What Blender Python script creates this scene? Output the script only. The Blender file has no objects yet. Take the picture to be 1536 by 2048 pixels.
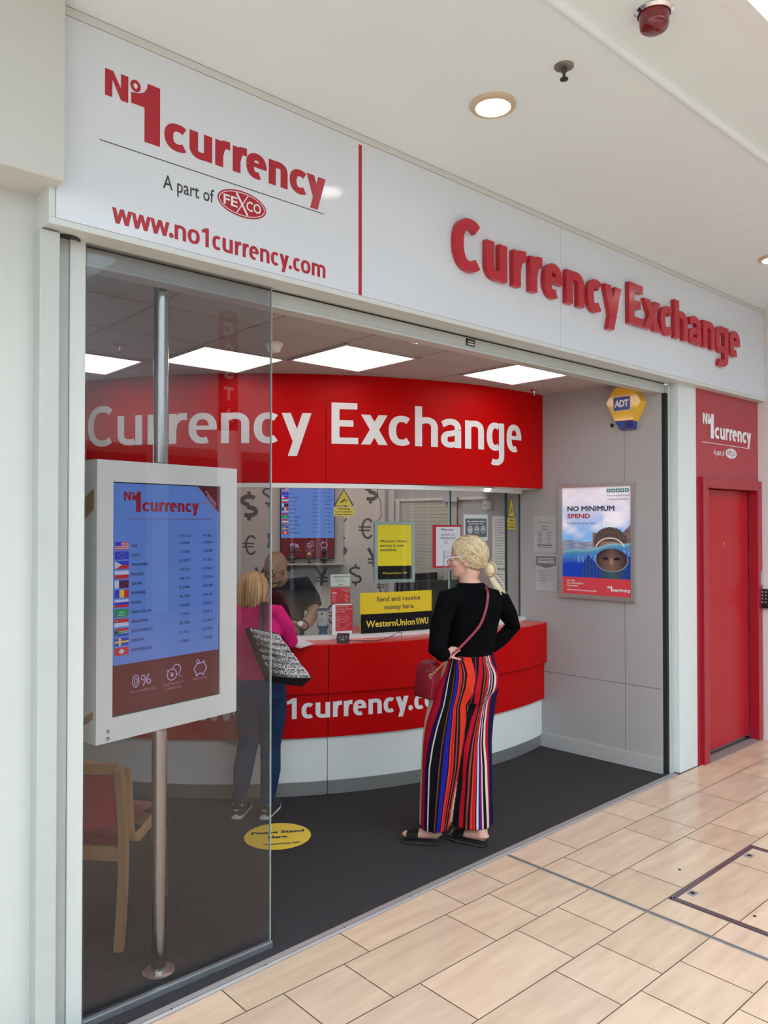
import bpy, bmesh, math, random
from mathutils import Vector, Matrix
import numpy as np
random.seed(7)
SC = bpy.context.scene
COL = SC.collection
PI = math.pi
# ------------------------------------------------------------------ camera, world, exposure
FPX, CXP, CYP, HC = 1556.0, 768.0, 1024.0, 1.80
TH = math.atan((2500 - 768) / FPX)
PITCH = math.atan(22 / FPX)
F0 = Vector((math.cos(TH), math.sin(TH), 0)); RT = Vector((math.sin(TH), -math.cos(TH), 0)); ZZ = Vector((0, 0, 1))
FW = F0 * math.cos(PITCH) + ZZ * math.sin(PITCH); UP = ZZ * math.cos(PITCH) - F0 * math.sin(PITCH)
CAM = Vector((0, 0, HC))
cd = bpy.data.cameras.new('camera'); co = bpy.data.objects.new('camera', cd); COL.objects.link(co)
cd.sensor_fit = 'VERTICAL'; cd.sensor_height = 24; cd.lens = FPX / 2048 * 24; cd.clip_start = .02
co.matrix_world = Matrix(((RT.x, UP.x, -FW.x, 0), (RT.y, UP.y, -FW.y, 0), (RT.z, UP.z, -FW.z, HC), (0, 0, 0, 1)))
SC.camera = co
vs = SC.view_settings
vs.view_transform = 'Standard'; vs.look = 'None'; vs.gamma = 1; vs.exposure = 0.0; vs.use_curve_mapping = False
wd = bpy.data.worlds.new('daylight'); SC.world = wd; wd.use_nodes = True
wn = wd.node_tree.nodes['Background']; wn.inputs[0].default_value = (.83, .94, 1, 1); wn.inputs[1].default_value = 5.5
PANEL_E, DOWN_E = 4.0, 9.0

def area_light(name, loc, size, energy, col=(1, 1, 1), sy=None, rot=(0, 0, 0)):
    l = bpy.data.lights.new(name, 'AREA'); l.energy = energy; l.color = col; l.size = size
    if sy: l.shape = 'RECTANGLE'; l.size_y = sy
    o = bpy.data.objects.new(name, l); o.location = loc; o.rotation_euler = rot; COL.objects.link(o); return o

# ------------------------------------------------------------------ pixel rays to real positions
def ray(u, v): return FW + RT * ((u - CXP) / FPX) + UP * ((CYP - v) / FPX)
def atz(u, v, h=0.): d = ray(u, v); return CAM + d * ((h - HC) / d.z)
def aty(u, v, Y): d = ray(u, v); return CAM + d * (Y / d.y)
def atpl(u, v, P, n): d = ray(u, v); return CAM + d * ((Vector(P) - CAM).dot(n) / d.dot(n))
def onc(u, v, R, c):
    d = ray(u, v); a = d.x ** 2 + d.y ** 2; b = -2 * (d.x * c[0] + d.y * c[1]); k = c[0] ** 2 + c[1] ** 2 - R * R
    t = (-b - math.sqrt(max(0, b * b - 4 * a * k))) / 2 / a; return CAM + d * t
def ang(p, c): return math.atan2(p[1] - c[1], p[0] - c[0])

# ------------------------------------------------------------------ materials
MATS = {}
def mat(name, col, rough=.5, metal=0., spec=.5, noise=.04, scale=30., bump=0., emit=0., coat=0., stretch=None, sheen=0., col2=None, attr=None, detail=3.):
    if name in MATS: return MATS[name]
    m = bpy.data.materials.new(name); m.use_nodes = True; MATS[name] = m
    nt = m.node_tree; b = nt.nodes['Principled BSDF']; L = nt.links.new
    b.inputs['Roughness'].default_value = rough; b.inputs['Metallic'].default_value = metal
    b.inputs['Specular IOR Level'].default_value = spec
    if coat: b.inputs['Coat Weight'].default_value = coat; b.inputs['Coat Roughness'].default_value = .04
    if sheen: b.inputs['Sheen Weight'].default_value = sheen
    c = (*col, 1)
    tc = nt.nodes.new('ShaderNodeTexCoord'); mp = nt.nodes.new('ShaderNodeMapping'); nz = nt.nodes.new('ShaderNodeTexNoise')
    nz.inputs['Scale'].default_value = scale; nz.inputs['Detail'].default_value = detail
    if stretch: mp.inputs['Scale'].default_value = stretch
    L(tc.outputs['Object'], mp.inputs['Vector']); L(mp.outputs['Vector'], nz.inputs['Vector'])
    mx = nt.nodes.new('ShaderNodeMix'); mx.data_type = 'RGBA'
    c2 = col2 if col2 else tuple(max(0, x * (1 - 2.2 * noise)) for x in col)
    mx.inputs[6].default_value = c; mx.inputs[7].default_value = (*c2, 1)
    L(nz.outputs['Fac'], mx.inputs[0]); out = mx.outputs[2]
    if attr:
        at = nt.nodes.new('ShaderNodeVertexColor'); at.layer_name = attr
        mm = nt.nodes.new('ShaderNodeMix'); mm.data_type = 'RGBA'; mm.blend_type = 'MULTIPLY'; mm.inputs[0].default_value = 1
        L(out, mm.inputs[6]); L(at.outputs['Color'], mm.inputs[7]); out = mm.outputs[2]
    L(out, b.inputs['Base Color'])
    if emit:
        L(out, b.inputs['Emission Color']); b.inputs['Emission Strength'].default_value = emit
    if bump:
        bp = nt.nodes.new('ShaderNodeBump'); bp.inputs['Strength'].default_value = bump; bp.inputs['Distance'].default_value = .01
        L(nz.outputs['Fac'], bp.inputs['Height']); L(bp.outputs['Normal'], b.inputs['Normal'])
    return m
def glass(name, tint=(1, 1, 1), ior=1.5, rough=0.0):
    if name in MATS: return MATS[name]
    m = bpy.data.materials.new(name); m.use_nodes = True; MATS[name] = m
    nt = m.node_tree; nt.nodes.clear(); L = nt.links.new
    o = nt.nodes.new('ShaderNodeOutputMaterial'); t = nt.nodes.new('ShaderNodeBsdfTransparent'); t.inputs[0].default_value = (*tint, 1)
    g = nt.nodes.new('ShaderNodeBsdfGlossy'); g.inputs['Roughness'].default_value = rough
    f = nt.nodes.new('ShaderNodeFresnel'); f.inputs[0].default_value = ior; x = nt.nodes.new('ShaderNodeMixShader')
    # the pane is thin: use the same fresnel on both faces (no total reflection inside)
    ge = nt.nodes.new('ShaderNodeNewGeometry'); mi = nt.nodes.new('ShaderNodeMix'); mi.data_type = 'FLOAT'
    mi.inputs[2].default_value = ior; mi.inputs[3].default_value = 1 / ior
    L(ge.outputs['Backfacing'], mi.inputs[0]); L(mi.outputs[0], f.inputs[0])
    L(f.outputs[0], x.inputs[0]); L(t.outputs[0], x.inputs[1]); L(g.outputs[0], x.inputs[2]); L(x.outputs[0], o.inputs[0]); return m

RED = mat('signal red laminate', (.52, .001, .002), .45, noise=.03, spec=.10)
REDV = mat('red vinyl', (.42, .012, .03), .3)
REDL = mat('red acrylic letter', (.48, .01, .028), .22, spec=.5)
REDD = mat('red door paint', (.46, .012, .022), .30, spec=.22, noise=.05, scale=4)
REDF = mat('dark red frame paint', (.36, .008, .022), .25)
WHITE = mat('white painted metal', (.74, .75, .74), .35, noise=.02, scale=6)
FASC = mat('white gloss fascia panel', (.66, .71, .78), .10, noise=.015, scale=3)
FEDGE = mat('fascia edge trim', (.62, .645, .635), .3, noise=.02)
FRAME = mat('powder coated shutter frame', (.50, .53, .51), .35, noise=.06, scale=9)
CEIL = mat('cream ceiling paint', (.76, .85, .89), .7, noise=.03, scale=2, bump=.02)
WALLP = mat('white wall paint', (.58, .60, .58), .55, noise=.04, scale=3, bump=.03)
PINKW = mat('pale column paint', (.72, .66, .65), .4, noise=.03)
GREYW = mat('grey laminate wall', (.40, .38, .38), .45, noise=.04, scale=2)
BASEB = mat('grey painted skirting', (.44, .43, .42), .45)
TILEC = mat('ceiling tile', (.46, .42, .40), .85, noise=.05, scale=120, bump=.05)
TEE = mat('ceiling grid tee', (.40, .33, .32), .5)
WLAM = mat('white laminate', (.80, .82, .80), .35, noise=.03, scale=3)
STEEL = mat('brushed steel', (.50, .49, .48), .42, metal=.65, noise=.2, scale=60, stretch=(.03, .03, 6))
STEELP = mat('polished steel tube', (.62, .60, .57), .18, metal=1, noise=.05)
ALU = mat('aluminium strip', (.46, .43, .43), .55, metal=.6, noise=.15, scale=40, stretch=(.2, 6, 6))
CARPET = mat('charcoal entrance carpet', (.075, .068, .072), .95, col2=(.012, .010, .012), scale=190, bump=.6, spec=.1, detail=6.)
BLACK = mat('black plastic', (.012, .012, .014), .35)
DARK = mat('dark gap', (.01, .01, .012), .8)
VWHITE = mat('white vinyl lettering', (.80, .80, .82), .35)
VBLACK = mat('black vinyl lettering', (.03, .03, .035), .4)
PBLACK = mat('matte black print', (.010, .009, .011), .6, spec=.12)
VGREY = mat('grey vinyl symbol', (.13, .125, .13), .5)
YEL = mat('yellow print', (.74, .54, .01), .4)
YELB = mat('yellow sticker', (.80, .56, .05), .5, noise=.08, scale=14)
PAPER = mat('white paper', (.86, .84, .85), .7)
CHROME = mat('chrome', (.75, .75, .75), .12, metal=1)
PALU = mat('satin aluminium frame', (.55, .53, .51), .32, metal=.7)
GLASSM = glass('shopfront glass', (.84, .83, .84), 1.46)
GLASSC = glass('counter screen glass', (.94, .96, .95), 1.38)
GEDGE = mat('green glass edge', (.015, .055, .035), .1)
LPANEL = mat('light panel diffuser', (1, .93, .90), .5, noise=.03, scale=2.5, emit=PANEL_E)
LDOWN = mat('downlight lens', (1, .96, .92), .5, noise=0, emit=DOWN_E)
LPANEL2 = mat('added office light', (1, .95, .92), .5, noise=0, emit=8)
BRASS = mat('beige lamp rim', (.60, .47, .33), .35)
ATTR = mat('printed picture', (1, 1, 1), .35, noise=0, attr='Col')

# ------------------------------------------------------------------ mesh helpers
PM = {}   # parent -> inverse matrix
def tag(o, label=None, cat=None, group=None, kind=None):
    if label: o['label'] = label
    if cat: o['category'] = cat
    if group: o['group'] = group
    if kind: o['kind'] = kind
    return o
def thing(name, label, cat, loc=(0, 0, 0), rz=0., group=None, parent=None):
    o = bpy.data.objects.new(name, None); COL.objects.link(o); o.empty_display_size = .05
    o.location = loc; o.rotation_euler = (0, 0, rz)
    PM[o] = (Matrix.Translation(loc) @ Matrix.Rotation(rz, 4, 'Z'))
    return tag(o, label, cat, group)
def obj(name, g, m, parent=None, smooth=None, local=False):
    """g: bmesh with WORLD coordinates (or local to the parent when local=True); the object's origin goes to its own base."""
    me = bpy.data.meshes.new(name)
    if isinstance(g, bpy.types.Mesh): me = g; me.name = name
    else: g.to_mesh(me); g.free()
    if m is not None:
        for x in (m if isinstance(m, (list, tuple)) else [m]): me.materials.append(x)
    o = bpy.data.objects.new(name, me); COL.objects.link(o)
    PMi = Matrix.Identity(4)
    if parent is not None:
        if not local: me.transform(PM[parent].inverted())
        PMi = PM[parent]
    n = len(me.vertices); co_ = np.empty(n * 3); me.vertices.foreach_get('co', co_); co_ = co_.reshape(-1, 3)
    if n:
        c = (co_.min(0) + co_.max(0)) / 2; c[2] = co_[:, 2].min()
        me.transform(Matrix.Translation(-Vector(c))); o.location = c
        if parent is not None: o.parent = parent
        PM[o] = PMi @ Matrix.Translation(c)
    if smooth is not None: smooth_mesh(me, smooth)
    elif any(p.use_smooth for p in me.polygons):
        try: me.set_sharp_from_angle(angle=math.radians(32))
        except Exception: pass
    return o
def smooth_mesh(me, angle=35):
    me.shade_smooth()
    try: me.set_sharp_from_angle(angle=math.radians(angle))
    except Exception: pass
def BM(): return bmesh.new()
def box(bm, x0, x1, y0, y1, z0, z1, mi=0, bev=0.):
    vs_ = [bm.verts.new((x, y, z)) for x in (x0, x1) for y in (y0, y1) for z in (z0, z1)]
    fs = []
    for f in ((0, 1, 3, 2), (4, 6, 7, 5), (0, 4, 5, 1), (2, 3, 7, 6), (0, 2, 6, 4), (1, 5, 7, 3)):
        q = bm.faces.new([vs_[i] for i in f]); q.material_index = mi; fs.append(q)
    if bev:
        es = list({e for q in fs for e in q.edges})
        r = bmesh.ops.bevel(bm, geom=es, offset=bev, segments=2, profile=.5, affect='EDGES')
        for q in r['faces']: q.material_index = mi
    return vs_
def obox(bm, c, ex, ey, ez, hx, hy, hz, mi=0, bev=0.):
    """oriented box: centre c, unit axes, half sizes"""
    ex, ey, ez, c = Vector(ex), Vector(ey), Vector(ez), Vector(c)
    t = BM(); box(t, -hx, hx, -hy, hy, -hz, hz, mi, bev)
    for v in t.verts: v.co = c + ex * v.co.x + ey * v.co.y + ez * v.co.z
    merge(bm, t); return bm
def merge(bm, t):
    mp = {v: bm.verts.new(v.co) for v in t.verts}
    for f in t.faces:
        try: q = bm.faces.new([mp[v] for v in f.verts]); q.material_index = f.material_index; q.smooth = f.smooth
        except ValueError: pass
    t.free()
def basis(d):
    d = Vector(d).normalized(); a = Vector((0, 0, 1)) if abs(d.z) < .9 else Vector((1, 0, 0))
    x = d.cross(a).normalized(); return x, d.cross(x).normalized(), d
def tube(bm, pts, r, n=12, mi=0, cap=True, flat=1.):
    pts = [Vector(p) for p in pts]; rs = r if isinstance(r, (list, tuple)) else [r] * len(pts)
    rings = []; x0 = None
    for i, p in enumerate(pts):
        d = (pts[min(i + 1, len(pts) - 1)] - pts[max(i - 1, 0)])
        x, y, d = basis(d)
        if x0 is not None:
            x = (x0 - d * x0.dot(d)).normalized(); y = d.cross(x)
        x0 = x
        rings.append([bm.verts.new(p + (x * math.cos(2 * PI * k / n) + y * math.sin(2 * PI * k / n) * flat) * rs[i]) for k in range(n)])
    loft(bm, rings, mi, cap); return rings
def loft(bm, rings, mi=0, cap=True, closed=True):
    for a, b in zip(rings, rings[1:]):
        n = len(a)
        for k in range(n if closed else n - 1):
            f = bm.faces.new((a[k], a[(k + 1) % n], b[(k + 1) % n], b[k])); f.material_index = mi; f.smooth = True
    if cap and closed:
        for r_, fl in ((rings[0], True), (rings[-1], False)):
            f = bm.faces.new(list(reversed(r_)) if fl else r_); f.material_index = mi
def lathe(bm, c, prof, n=32, mi=0, axis=(0, 0, 1)):
    x, y, d = basis(axis); c = Vector(c)
    if abs(Vector(axis).normalized().z) > .99: x, y, d = Vector((1, 0, 0)), Vector((0, 1, 0)), Vector((0, 0, 1)) * (1 if axis[2] > 0 else -1)
    rings = [[bm.verts.new(c + d * h + (x * math.cos(2 * PI * k / n) + y * math.sin(2 * PI * k / n)) * max(r, 1e-5)) for k in range(n)] for r, h in prof]
    loft(bm, rings, mi, True)
def ellipsoid(bm, c, r, mi=0, n=20, m=12, rot=None):
    c = Vector(c); rings = []
    for i in range(1, m):
        a = PI * i / m - PI / 2
        ring = []
        for k in range(n):
            b = 2 * PI * k / n; p = Vector((r[0] * math.cos(a) * math.cos(b), r[1] * math.cos(a) * math.sin(b), r[2] * math.sin(a)))
            if rot is not None: p = rot @ p
            ring.append(bm.verts.new(c + p))
        rings.append(ring)
    loft(bm, rings, mi, False)
    for s, ring in ((-1, rings[0]), (1, rings[-1])):
        p = Vector((0, 0, s * r[2])); p = rot @ p if rot is not None else p
        v = bm.verts.new(c + p)
        for k in range(n):
            f = bm.faces.new((ring[(k + 1) % n], ring[k], v) if s < 0 else (ring[k], ring[(k + 1) % n], v)); f.smooth = True; f.material_index = mi
def prism(bm, poly, fn, t0, t1, mi=0):
    """poly: 2-D outline; fn(x, y, t) -> world"""
    a = [bm.verts.new(fn(x, y, t0)) for x, y in poly]; b = [bm.verts.new(fn(x, y, t1)) for x, y in poly]
    n = len(poly)
    for q in (list(reversed(a)), b):
        f = bm.faces.new(q); f.material_index = mi
    for k in range(n):
        f = bm.faces.new((a[k], a[(k + 1) % n], b[(k + 1) % n], b[k])); f.material_index = mi
def arcwall(bm, c, R0, R1, a0, a1, z0, z1, n=64, mi=0):
    """curved wall between radii R0 (front/outer) and R1, from angle a0 to a1"""
    L = []
    for i in range(n + 1):
        a = a0 + (a1 - a0) * i / n; ca, sa = math.cos(a), math.sin(a)
        L.append([bm.verts.new((c[0] + R * ca, c[1] + R * sa, z)) for R, z in ((R0, z0), (R0, z1), (R1, z1), (R1, z0))])
    for p, q in zip(L, L[1:]):
        for k in range(4):
            f = bm.faces.new((p[k], q[k], q[(k + 1) % 4], p[(k + 1) % 4])); f.material_index = mi; f.smooth = k in (0, 2)
    f = bm.faces.new(list(reversed(L[0]))); f.material_index = mi
    f = bm.faces.new(L[-1]); f.material_index = mi

# ------------------------------------------------------------------ lettering
_tc = {}
def glyphs(body, grow=0., spacing=1., res=4, align='LEFT', lines=1., ext=0.):
    key = (body, grow, spacing, res, align, lines, ext)
    if key in _tc: return _tc[key]
    cu = bpy.data.curves.new('t', 'FONT'); cu.body = body; cu.size = 1; cu.bevel_depth = grow; cu.extrude = ext
    cu.bevel_resolution = 0; cu.resolution_u = res; cu.space_character = spacing; cu.align_x = align; cu.space_line = lines
    if grow == 0: cu.extrude = .01
    o = bpy.data.objects.new('t', cu); COL.objects.link(o)
    dg = bpy.context.evaluated_depsgraph_get(); me = bpy.data.meshes.new_from_object(o.evaluated_get(dg))
    V = np.empty(len(me.vertices) * 3); me.vertices.foreach_get('co', V); V = V.reshape(-1, 3)
    Fc = [tuple(p.vertices) for p in me.polygons]
    bpy.data.objects.remove(o); bpy.data.curves.remove(cu); bpy.data.meshes.remove(me)
    if len(V): V[:, 2] = V[:, 2] / max(1e-6, np.abs(V[:, 2]).max()) * .5 + .5
    _tc[key] = (V, Fc); return V, Fc
def capE(grow): V, _ = glyphs('E', grow); return V[:, 1].max() - V[:, 1].min(), V[:, 1].min()
def text(bm, body, fn, x0, x1, base, cap, grow=.02, th=.002, mi=0, spacing=1., align='fit', res=4, lines=1., t0=0.):
    """lettering fitted between x0 and x1 (or centred/left at natural width); cap = height of a capital"""
    V, Fc = glyphs(body, grow, spacing, res, 'CENTER' if align == 'center' else 'LEFT', lines)
    if not len(V): return 0
    h, y0 = capE(grow); sy = cap / h
    mn, mxx = V[:, 0].min(), V[:, 0].max()
    if align == 'fit': sx = (x1 - x0) / (mxx - mn); off = x0 - mn * sx
    elif align == 'left': sx = sy * x1; off = x0 - mn * sx
    else: sx = sy * x1; off = x0 - (mn + mxx) / 2 * sx
    vv = [bm.verts.new(fn(x * sx + off, (y - y0) * sy + base, t0 + t * th)) for x, y, t in V]
    for f in Fc:
        try: q = bm.faces.new([vv[i] for i in f]); q.material_index = mi
        except ValueError: pass
    return (mxx - mn) * sx
def plane_fn(o, ex, ez, n):
    o, ex, ez, n = Vector(o), Vector(ex), Vector(ez), Vector(n)
    return lambda x, y, t=0.: o + ex * x + ez * y + n * t
def arc_fn(c, R, z=0.):
    return lambda a, y, t=0.: Vector((c[0] + (R + t) * math.cos(a / R), c[1] + (R + t) * math.sin(a / R), z + y))

class Print:
    """flat printed graphics on one surface: shapes in layers .3 mm apart, one mesh"""
    def __init__(s, fn, st=.0004): s.bm = BM(); s.fn = fn; s.m = []; s.st = st
    def mi(s, m):
        if m not in s.m: s.m.append(m)
        return s.m.index(m)
    def rect(s, x0, y0, x1, y1, m, l=1, n=1):
        k = s.mi(m)
        for i in range(n):
            a = x0 + (x1 - x0) * i / n; b = x0 + (x1 - x0) * (i + 1) / n
            f = s.bm.faces.new([s.bm.verts.new(s.fn(x, y, l * s.st)) for x, y in ((a, y0), (b, y0), (b, y1), (a, y1))]); f.material_index = k
    def poly(s, pts, m, l=1):
        s.k = (getattr(s, 'k', 0) + 1) % 6; e = l * s.st + s.k * s.st * .14
        f = s.bm.faces.new([s.bm.verts.new(s.fn(x, y, e)) for x, y in pts]); f.material_index = s.mi(m)
    def ell(s, cx, cy, a, b, m, l=1, n=28): s.poly([(cx + a * math.cos(2 * PI * k / n), cy + b * math.sin(2 * PI * k / n)) for k in range(n)], m, l)
    def ring(s, cx, cy, a, b, w, m, l=1, n=28, t0=0., t1=2 * PI):
        k_ = s.mi(m); P = []
        for k in range(n + 1):
            t = t0 + (t1 - t0) * k / n; c, d = math.cos(t), math.sin(t)
            P.append((s.bm.verts.new(s.fn(cx + a * c, cy + b * d, l * s.st)), s.bm.verts.new(s.fn(cx + (a - w) * c, cy + (b - w) * d, l * s.st))))
        for p, q in zip(P, P[1:]):
            f = s.bm.faces.new((p[0], q[0], q[1], p[1])); f.material_index = k_
    def line(s, pts, w, m, l=1):
        for (x0, y0), (x1, y1) in zip(pts, pts[1:]):
            d = math.hypot(x1 - x0, y1 - y0) or 1; nx, ny = -(y1 - y0) / d * w / 2, (x1 - x0) / d * w / 2
            s.poly([(x0 + nx, y0 + ny), (x0 - nx, y0 - ny), (x1 - nx, y1 - ny), (x1 + nx, y1 + ny)], m, l)
    def text(s, body, x0, x1, base, cap, m, l=2, grow=.012, align='fit', spacing=1., res=2, lines=1.):
        return text(s.bm, body, s.fn, x0, x1, base, cap, grow, s.st * .9, s.mi(m), spacing, align, res, lines, l * s.st)
    def raster(s, x0, y0, x1, y1, nx, ny, f, m, l=1):
        k = s.mi(m); cl = s.bm.loops.layers.float_color.get('Col') or s.bm.loops.layers.float_color.new('Col')
        V = [[s.bm.verts.new(s.fn(x0 + (x1 - x0) * i / nx, y0 + (y1 - y0) * j / ny, l * s.st)) for i in range(nx + 1)] for j in range(ny + 1)]
        C = [[f(i / nx, j / ny) for i in range(nx + 1)] for j in range(ny + 1)]
        for j in range(ny):
            for i in range(nx):
                q = s.bm.faces.new((V[j][i], V[j][i + 1], V[j + 1][i + 1], V[j + 1][i])); q.material_index = k
                for lp, (jj, ii) in zip(q.loops, ((j, i), (j, i + 1), (j + 1, i + 1), (j + 1, i))): lp[cl] = (*C[jj][ii], 1)
    def done(s, name, parent=None): return obj(name, s.bm, s.m, parent)

# ---- bold humanist letters drawn as strokes, each fitted to its own width
def _rib(P, tv, thn):
    """ribbon along a centre line; upright strokes tv wide, flat strokes thn"""
    L, R = [], []
    for i, (x, y) in enumerate(P):
        a = P[max(i - 1, 0)]; b = P[min(i + 1, len(P) - 1)]; d = math.hypot(b[0] - a[0], b[1] - a[1]) or 1
        nx, ny = -(b[1] - a[1]) / d, (b[0] - a[0]) / d; w = math.sqrt((tv * nx) ** 2 + (thn * ny) ** 2) / 2
        L.append((x + nx * w, y + ny * w)); R.append((x - nx * w, y - ny * w))
    return L + R[::-1]
def _arc(cx, cy, rx, ry, a0, a1, n=18, p=.86):
    o = []
    for k in range(n + 1):
        a = math.radians(a0 + (a1 - a0) * k / n); c, s = math.cos(a), math.sin(a)
        o.append((cx + rx * math.copysign(abs(c) ** p, c), cy + ry * math.copysign(abs(s) ** p, s)))
    return o
def glyph(ch, w, h, t, asc=1.37, desc=.42):
    q = t * .80; A = h * asc; D = -h * desc; os = h * .012
    st = lambda x, y0, y1: [(x, y0), (x + t, y0), (x + t, y1), (x, y1)]
    dg = lambda xt, xb, y1, y0, a: [(xt, y1), (xt + a, y1), (xb + a, y0), (xb, y0)]
    if ch in 'cC':
        H = A if ch == 'C' else h; k = .57
        return [_rib(_arc(w * k, H / 2, w * k - t / 2, H / 2 - q / 2 + os, 50, 310, 22), t, q)]
    if ch == 'o':
        a = _arc(w / 2, h / 2, w / 2 - t / 2, h / 2 - q / 2 + os, 90, 270, 14); b = _arc(w / 2, h / 2, w / 2 - t / 2, h / 2 - q / 2 + os, -90, 90, 14); return [_rib(a, t, q), _rib(b, t, q)]
    if ch == 'e':
        return [_rib(_arc(w / 2, h / 2, w / 2 - t / 2, h / 2 - q / 2 + os, 2, 180, 16), t, q), _rib(_arc(w / 2, h / 2, w / 2 - t / 2, h / 2 - q / 2 + os, 180, 296, 12), t, q),
                [(t * .7, h * .45), (w, h * .45), (w, h * .45 + q * .66), (t * .7, h * .45 + q * .66)]]
    if ch == 'u':
        P = [(t / 2, h), (t / 2, h * .42)] + _arc(w * .5, h * .36, w * .5 - t / 2, h * .36 - q / 2 + os, 180, 300, 12)
        return [_rib(P, t, q), st(w - t, 0, h)]
    if ch in 'nh':
        P = _arc(w * .5, h * .64, w * .5 - t / 2, h * .36 - q / 2 + os, 128, 0, 12) + [(w - t / 2, h * .5), (w - t / 2, 0)]
        return [_rib(P, t, q), st(0, 0, A if ch == 'h' else h)]
    if ch == 'm':
        v = (w + t) / 2; o = [st(0, 0, h)]
        for x in (0, v - t):
            P = [(x + a, b) for a, b in _arc(v * .5, h * .64, v * .5 - t / 2, h * .36 - q / 2 + os, 132, 0, 10)] + [(x + v - t / 2, h * .5), (x + v - t / 2, 0)]; o.append(_rib(P, t, q))
        return o
    if ch == 'r':
        P = [(t * .6, h * .52)] + [(t * .75, h * .72), (w * .62, h * .90), (w, h * .905)]
        return [_rib(P, t * .9, q * 1.15), st(0, 0, h)]
    if ch == 'y':
        a = t * 1.12; return [dg(0, w * .5 - a * .5 + .04 * w, h, h * .02, a), dg(w - a, w * .30 - a * .30, h, D, a)]
    if ch == 'x':
        a = t * 1.2; return [dg(0, w - a, h, 0, a), dg(w - a, 0, h, 0, a)]
    if ch == 'w':
        a = t * .98; b = w * .5 - a / 2; return [dg(0, w * .27 - a * .5, h, 0, a), dg(b, w * .27 - a * .5, h, 0, a), dg(b, w * .73 - a * .5, h, 0, a), dg(w - a, w * .73 - a * .5, h, 0, a)]
    if ch == 'a':
        return [st(w - t, 0, h * .62), _rib([(w * .07, h * .80)] + _arc(w * .47, h * .64, w * .53 - t / 2, h * .36 - q / 2 + os, 118, 0, 12), t, q),
                _rib([(w - t / 2, h * .56)] + _arc(w * .46, h * .29, w * .46 - t / 2, h * .29 - q / 2 + os, 90, 300, 16) + [(w - t * .6, h * .14)], t, q * .9)]
    if ch == 'g':
        return [st(w - t, D * .45, h), _rib(_arc(w * .48, h * .5, w * .48 - t / 2, h / 2 - q / 2 + os, 55, 305, 20), t, q),
                _rib(_arc(w * .5, D * .45, w * .5 - t / 2, abs(D) * .55 + os, 0, -125, 14), t, q)]
    if ch == 'E':
        return [st(0, 0, A), [(t * .9, 0), (w, 0), (w, q), (t * .9, q)], [(t * .9, A - q), (w * .97, A - q), (w * .97, A), (t * .9, A)], [(t * .9, A * .5 - q / 2), (w * .82, A * .5 - q / 2), (w * .82, A * .5 + q / 2), (t * .9, A * .5 + q / 2)]]
    if ch == '.':
        r = w / 2; return [[(r + r * math.cos(2 * PI * k / 16), r * 1.05 - os + r * 1.05 * math.sin(2 * PI * k / 16)) for k in range(16)]]
    if ch == '1':
        x = w - t; T = A * .97; return [[(x, 0), (w, 0), (w, T), (x + t * .15, T), (0, T * .84), (w * .08, T * .70), (x, T * .76)]]
    return []
LOGO_U = [('c', 327.9, 375.9), ('u', 378.5, 423.9), ('r', 430, 460), ('r', 465, 493.5), ('e', 492.0, 533), ('n', 537, 575), ('c', 579, 615), ('y', 613, 651)]
WWW_U = [('w', 223.4, 263.3), ('w', 262.5, 300.8), ('w', 300, 338.3), ('.', 337.2, 346.4), ('n', 348.4, 371.6), ('o', 374.7, 398.8), ('1', 402.3, 416.9), ('c', 423.9, 441.6), ('u', 444.2, 465), ('r', 468.9, 481.7), ('r', 484.4, 496.6),
         ('e', 497.7, 516.4), ('n', 519.4, 538.3), ('c', 541, 557), ('y', 558.3, 577), ('.', 576.7, 583.3), ('c', 585.3, 599.7), ('o', 600.8, 620), ('m', 622.7, 650)]
def _frac(L, a, b): return [(c, (aty(u0, 400, 2.69).x - a) / (b - a), (aty(u1, 400, 2.69).x - a) / (b - a)) for c, u0, u1 in L]
LOGO_F = _frac(LOGO_U, 1.090, 2.072); WWW_F = _frac(WWW_U, aty(223.4, 400, 2.69).x, aty(650, 400, 2.69).x)
def word(pr, L, x, W, base, h, t, m, l=2, asc=1.37, desc=.42):
    for ch, a, b in L:
        for P in glyph(ch, (b - a) * W, h, t, asc, desc): pr.poly([(x + a * W + p, base + q) for p, q in P], m, l)
def www(pr, x0, x1, base, xh, m, l=2, t=.27): word(pr, WWW_F, x0, x1 - x0, base, xh, xh * t, m, l, 1.38, .36)
def logo1(pr, x, y, k, m, l=2):
    """the N deg 1 mark: x = left, y = baseline; k = width of the whole mark"""
    N = lambda a, b: (x + a * k, y + b * k)
    pr.poly([N(0, .116), N(.027, .116), N(.027, .180), N(.060, .116), N(.087, .116), N(.087, .213), N(.059, .213), N(.059, .160), N(.030, .213), N(0, .213)], m, l)
    pr.ring(x + .115 * k, y + .190 * k, .0205 * k, .0225 * k, .0125 * k, m, l, 20)
    pr.poly([N(.150, -.006), N(.212, -.006), N(.212, .216), N(.162, .216), N(.160, .198), N(.148, .178), N(.130, .168), N(.098, .162), N(.098, .122), N(.150, .122)], m, l)
    word(pr, LOGO_F, x, k, y, .104 * k, .0365 * k, m, l, 1.37, .42)

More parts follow.
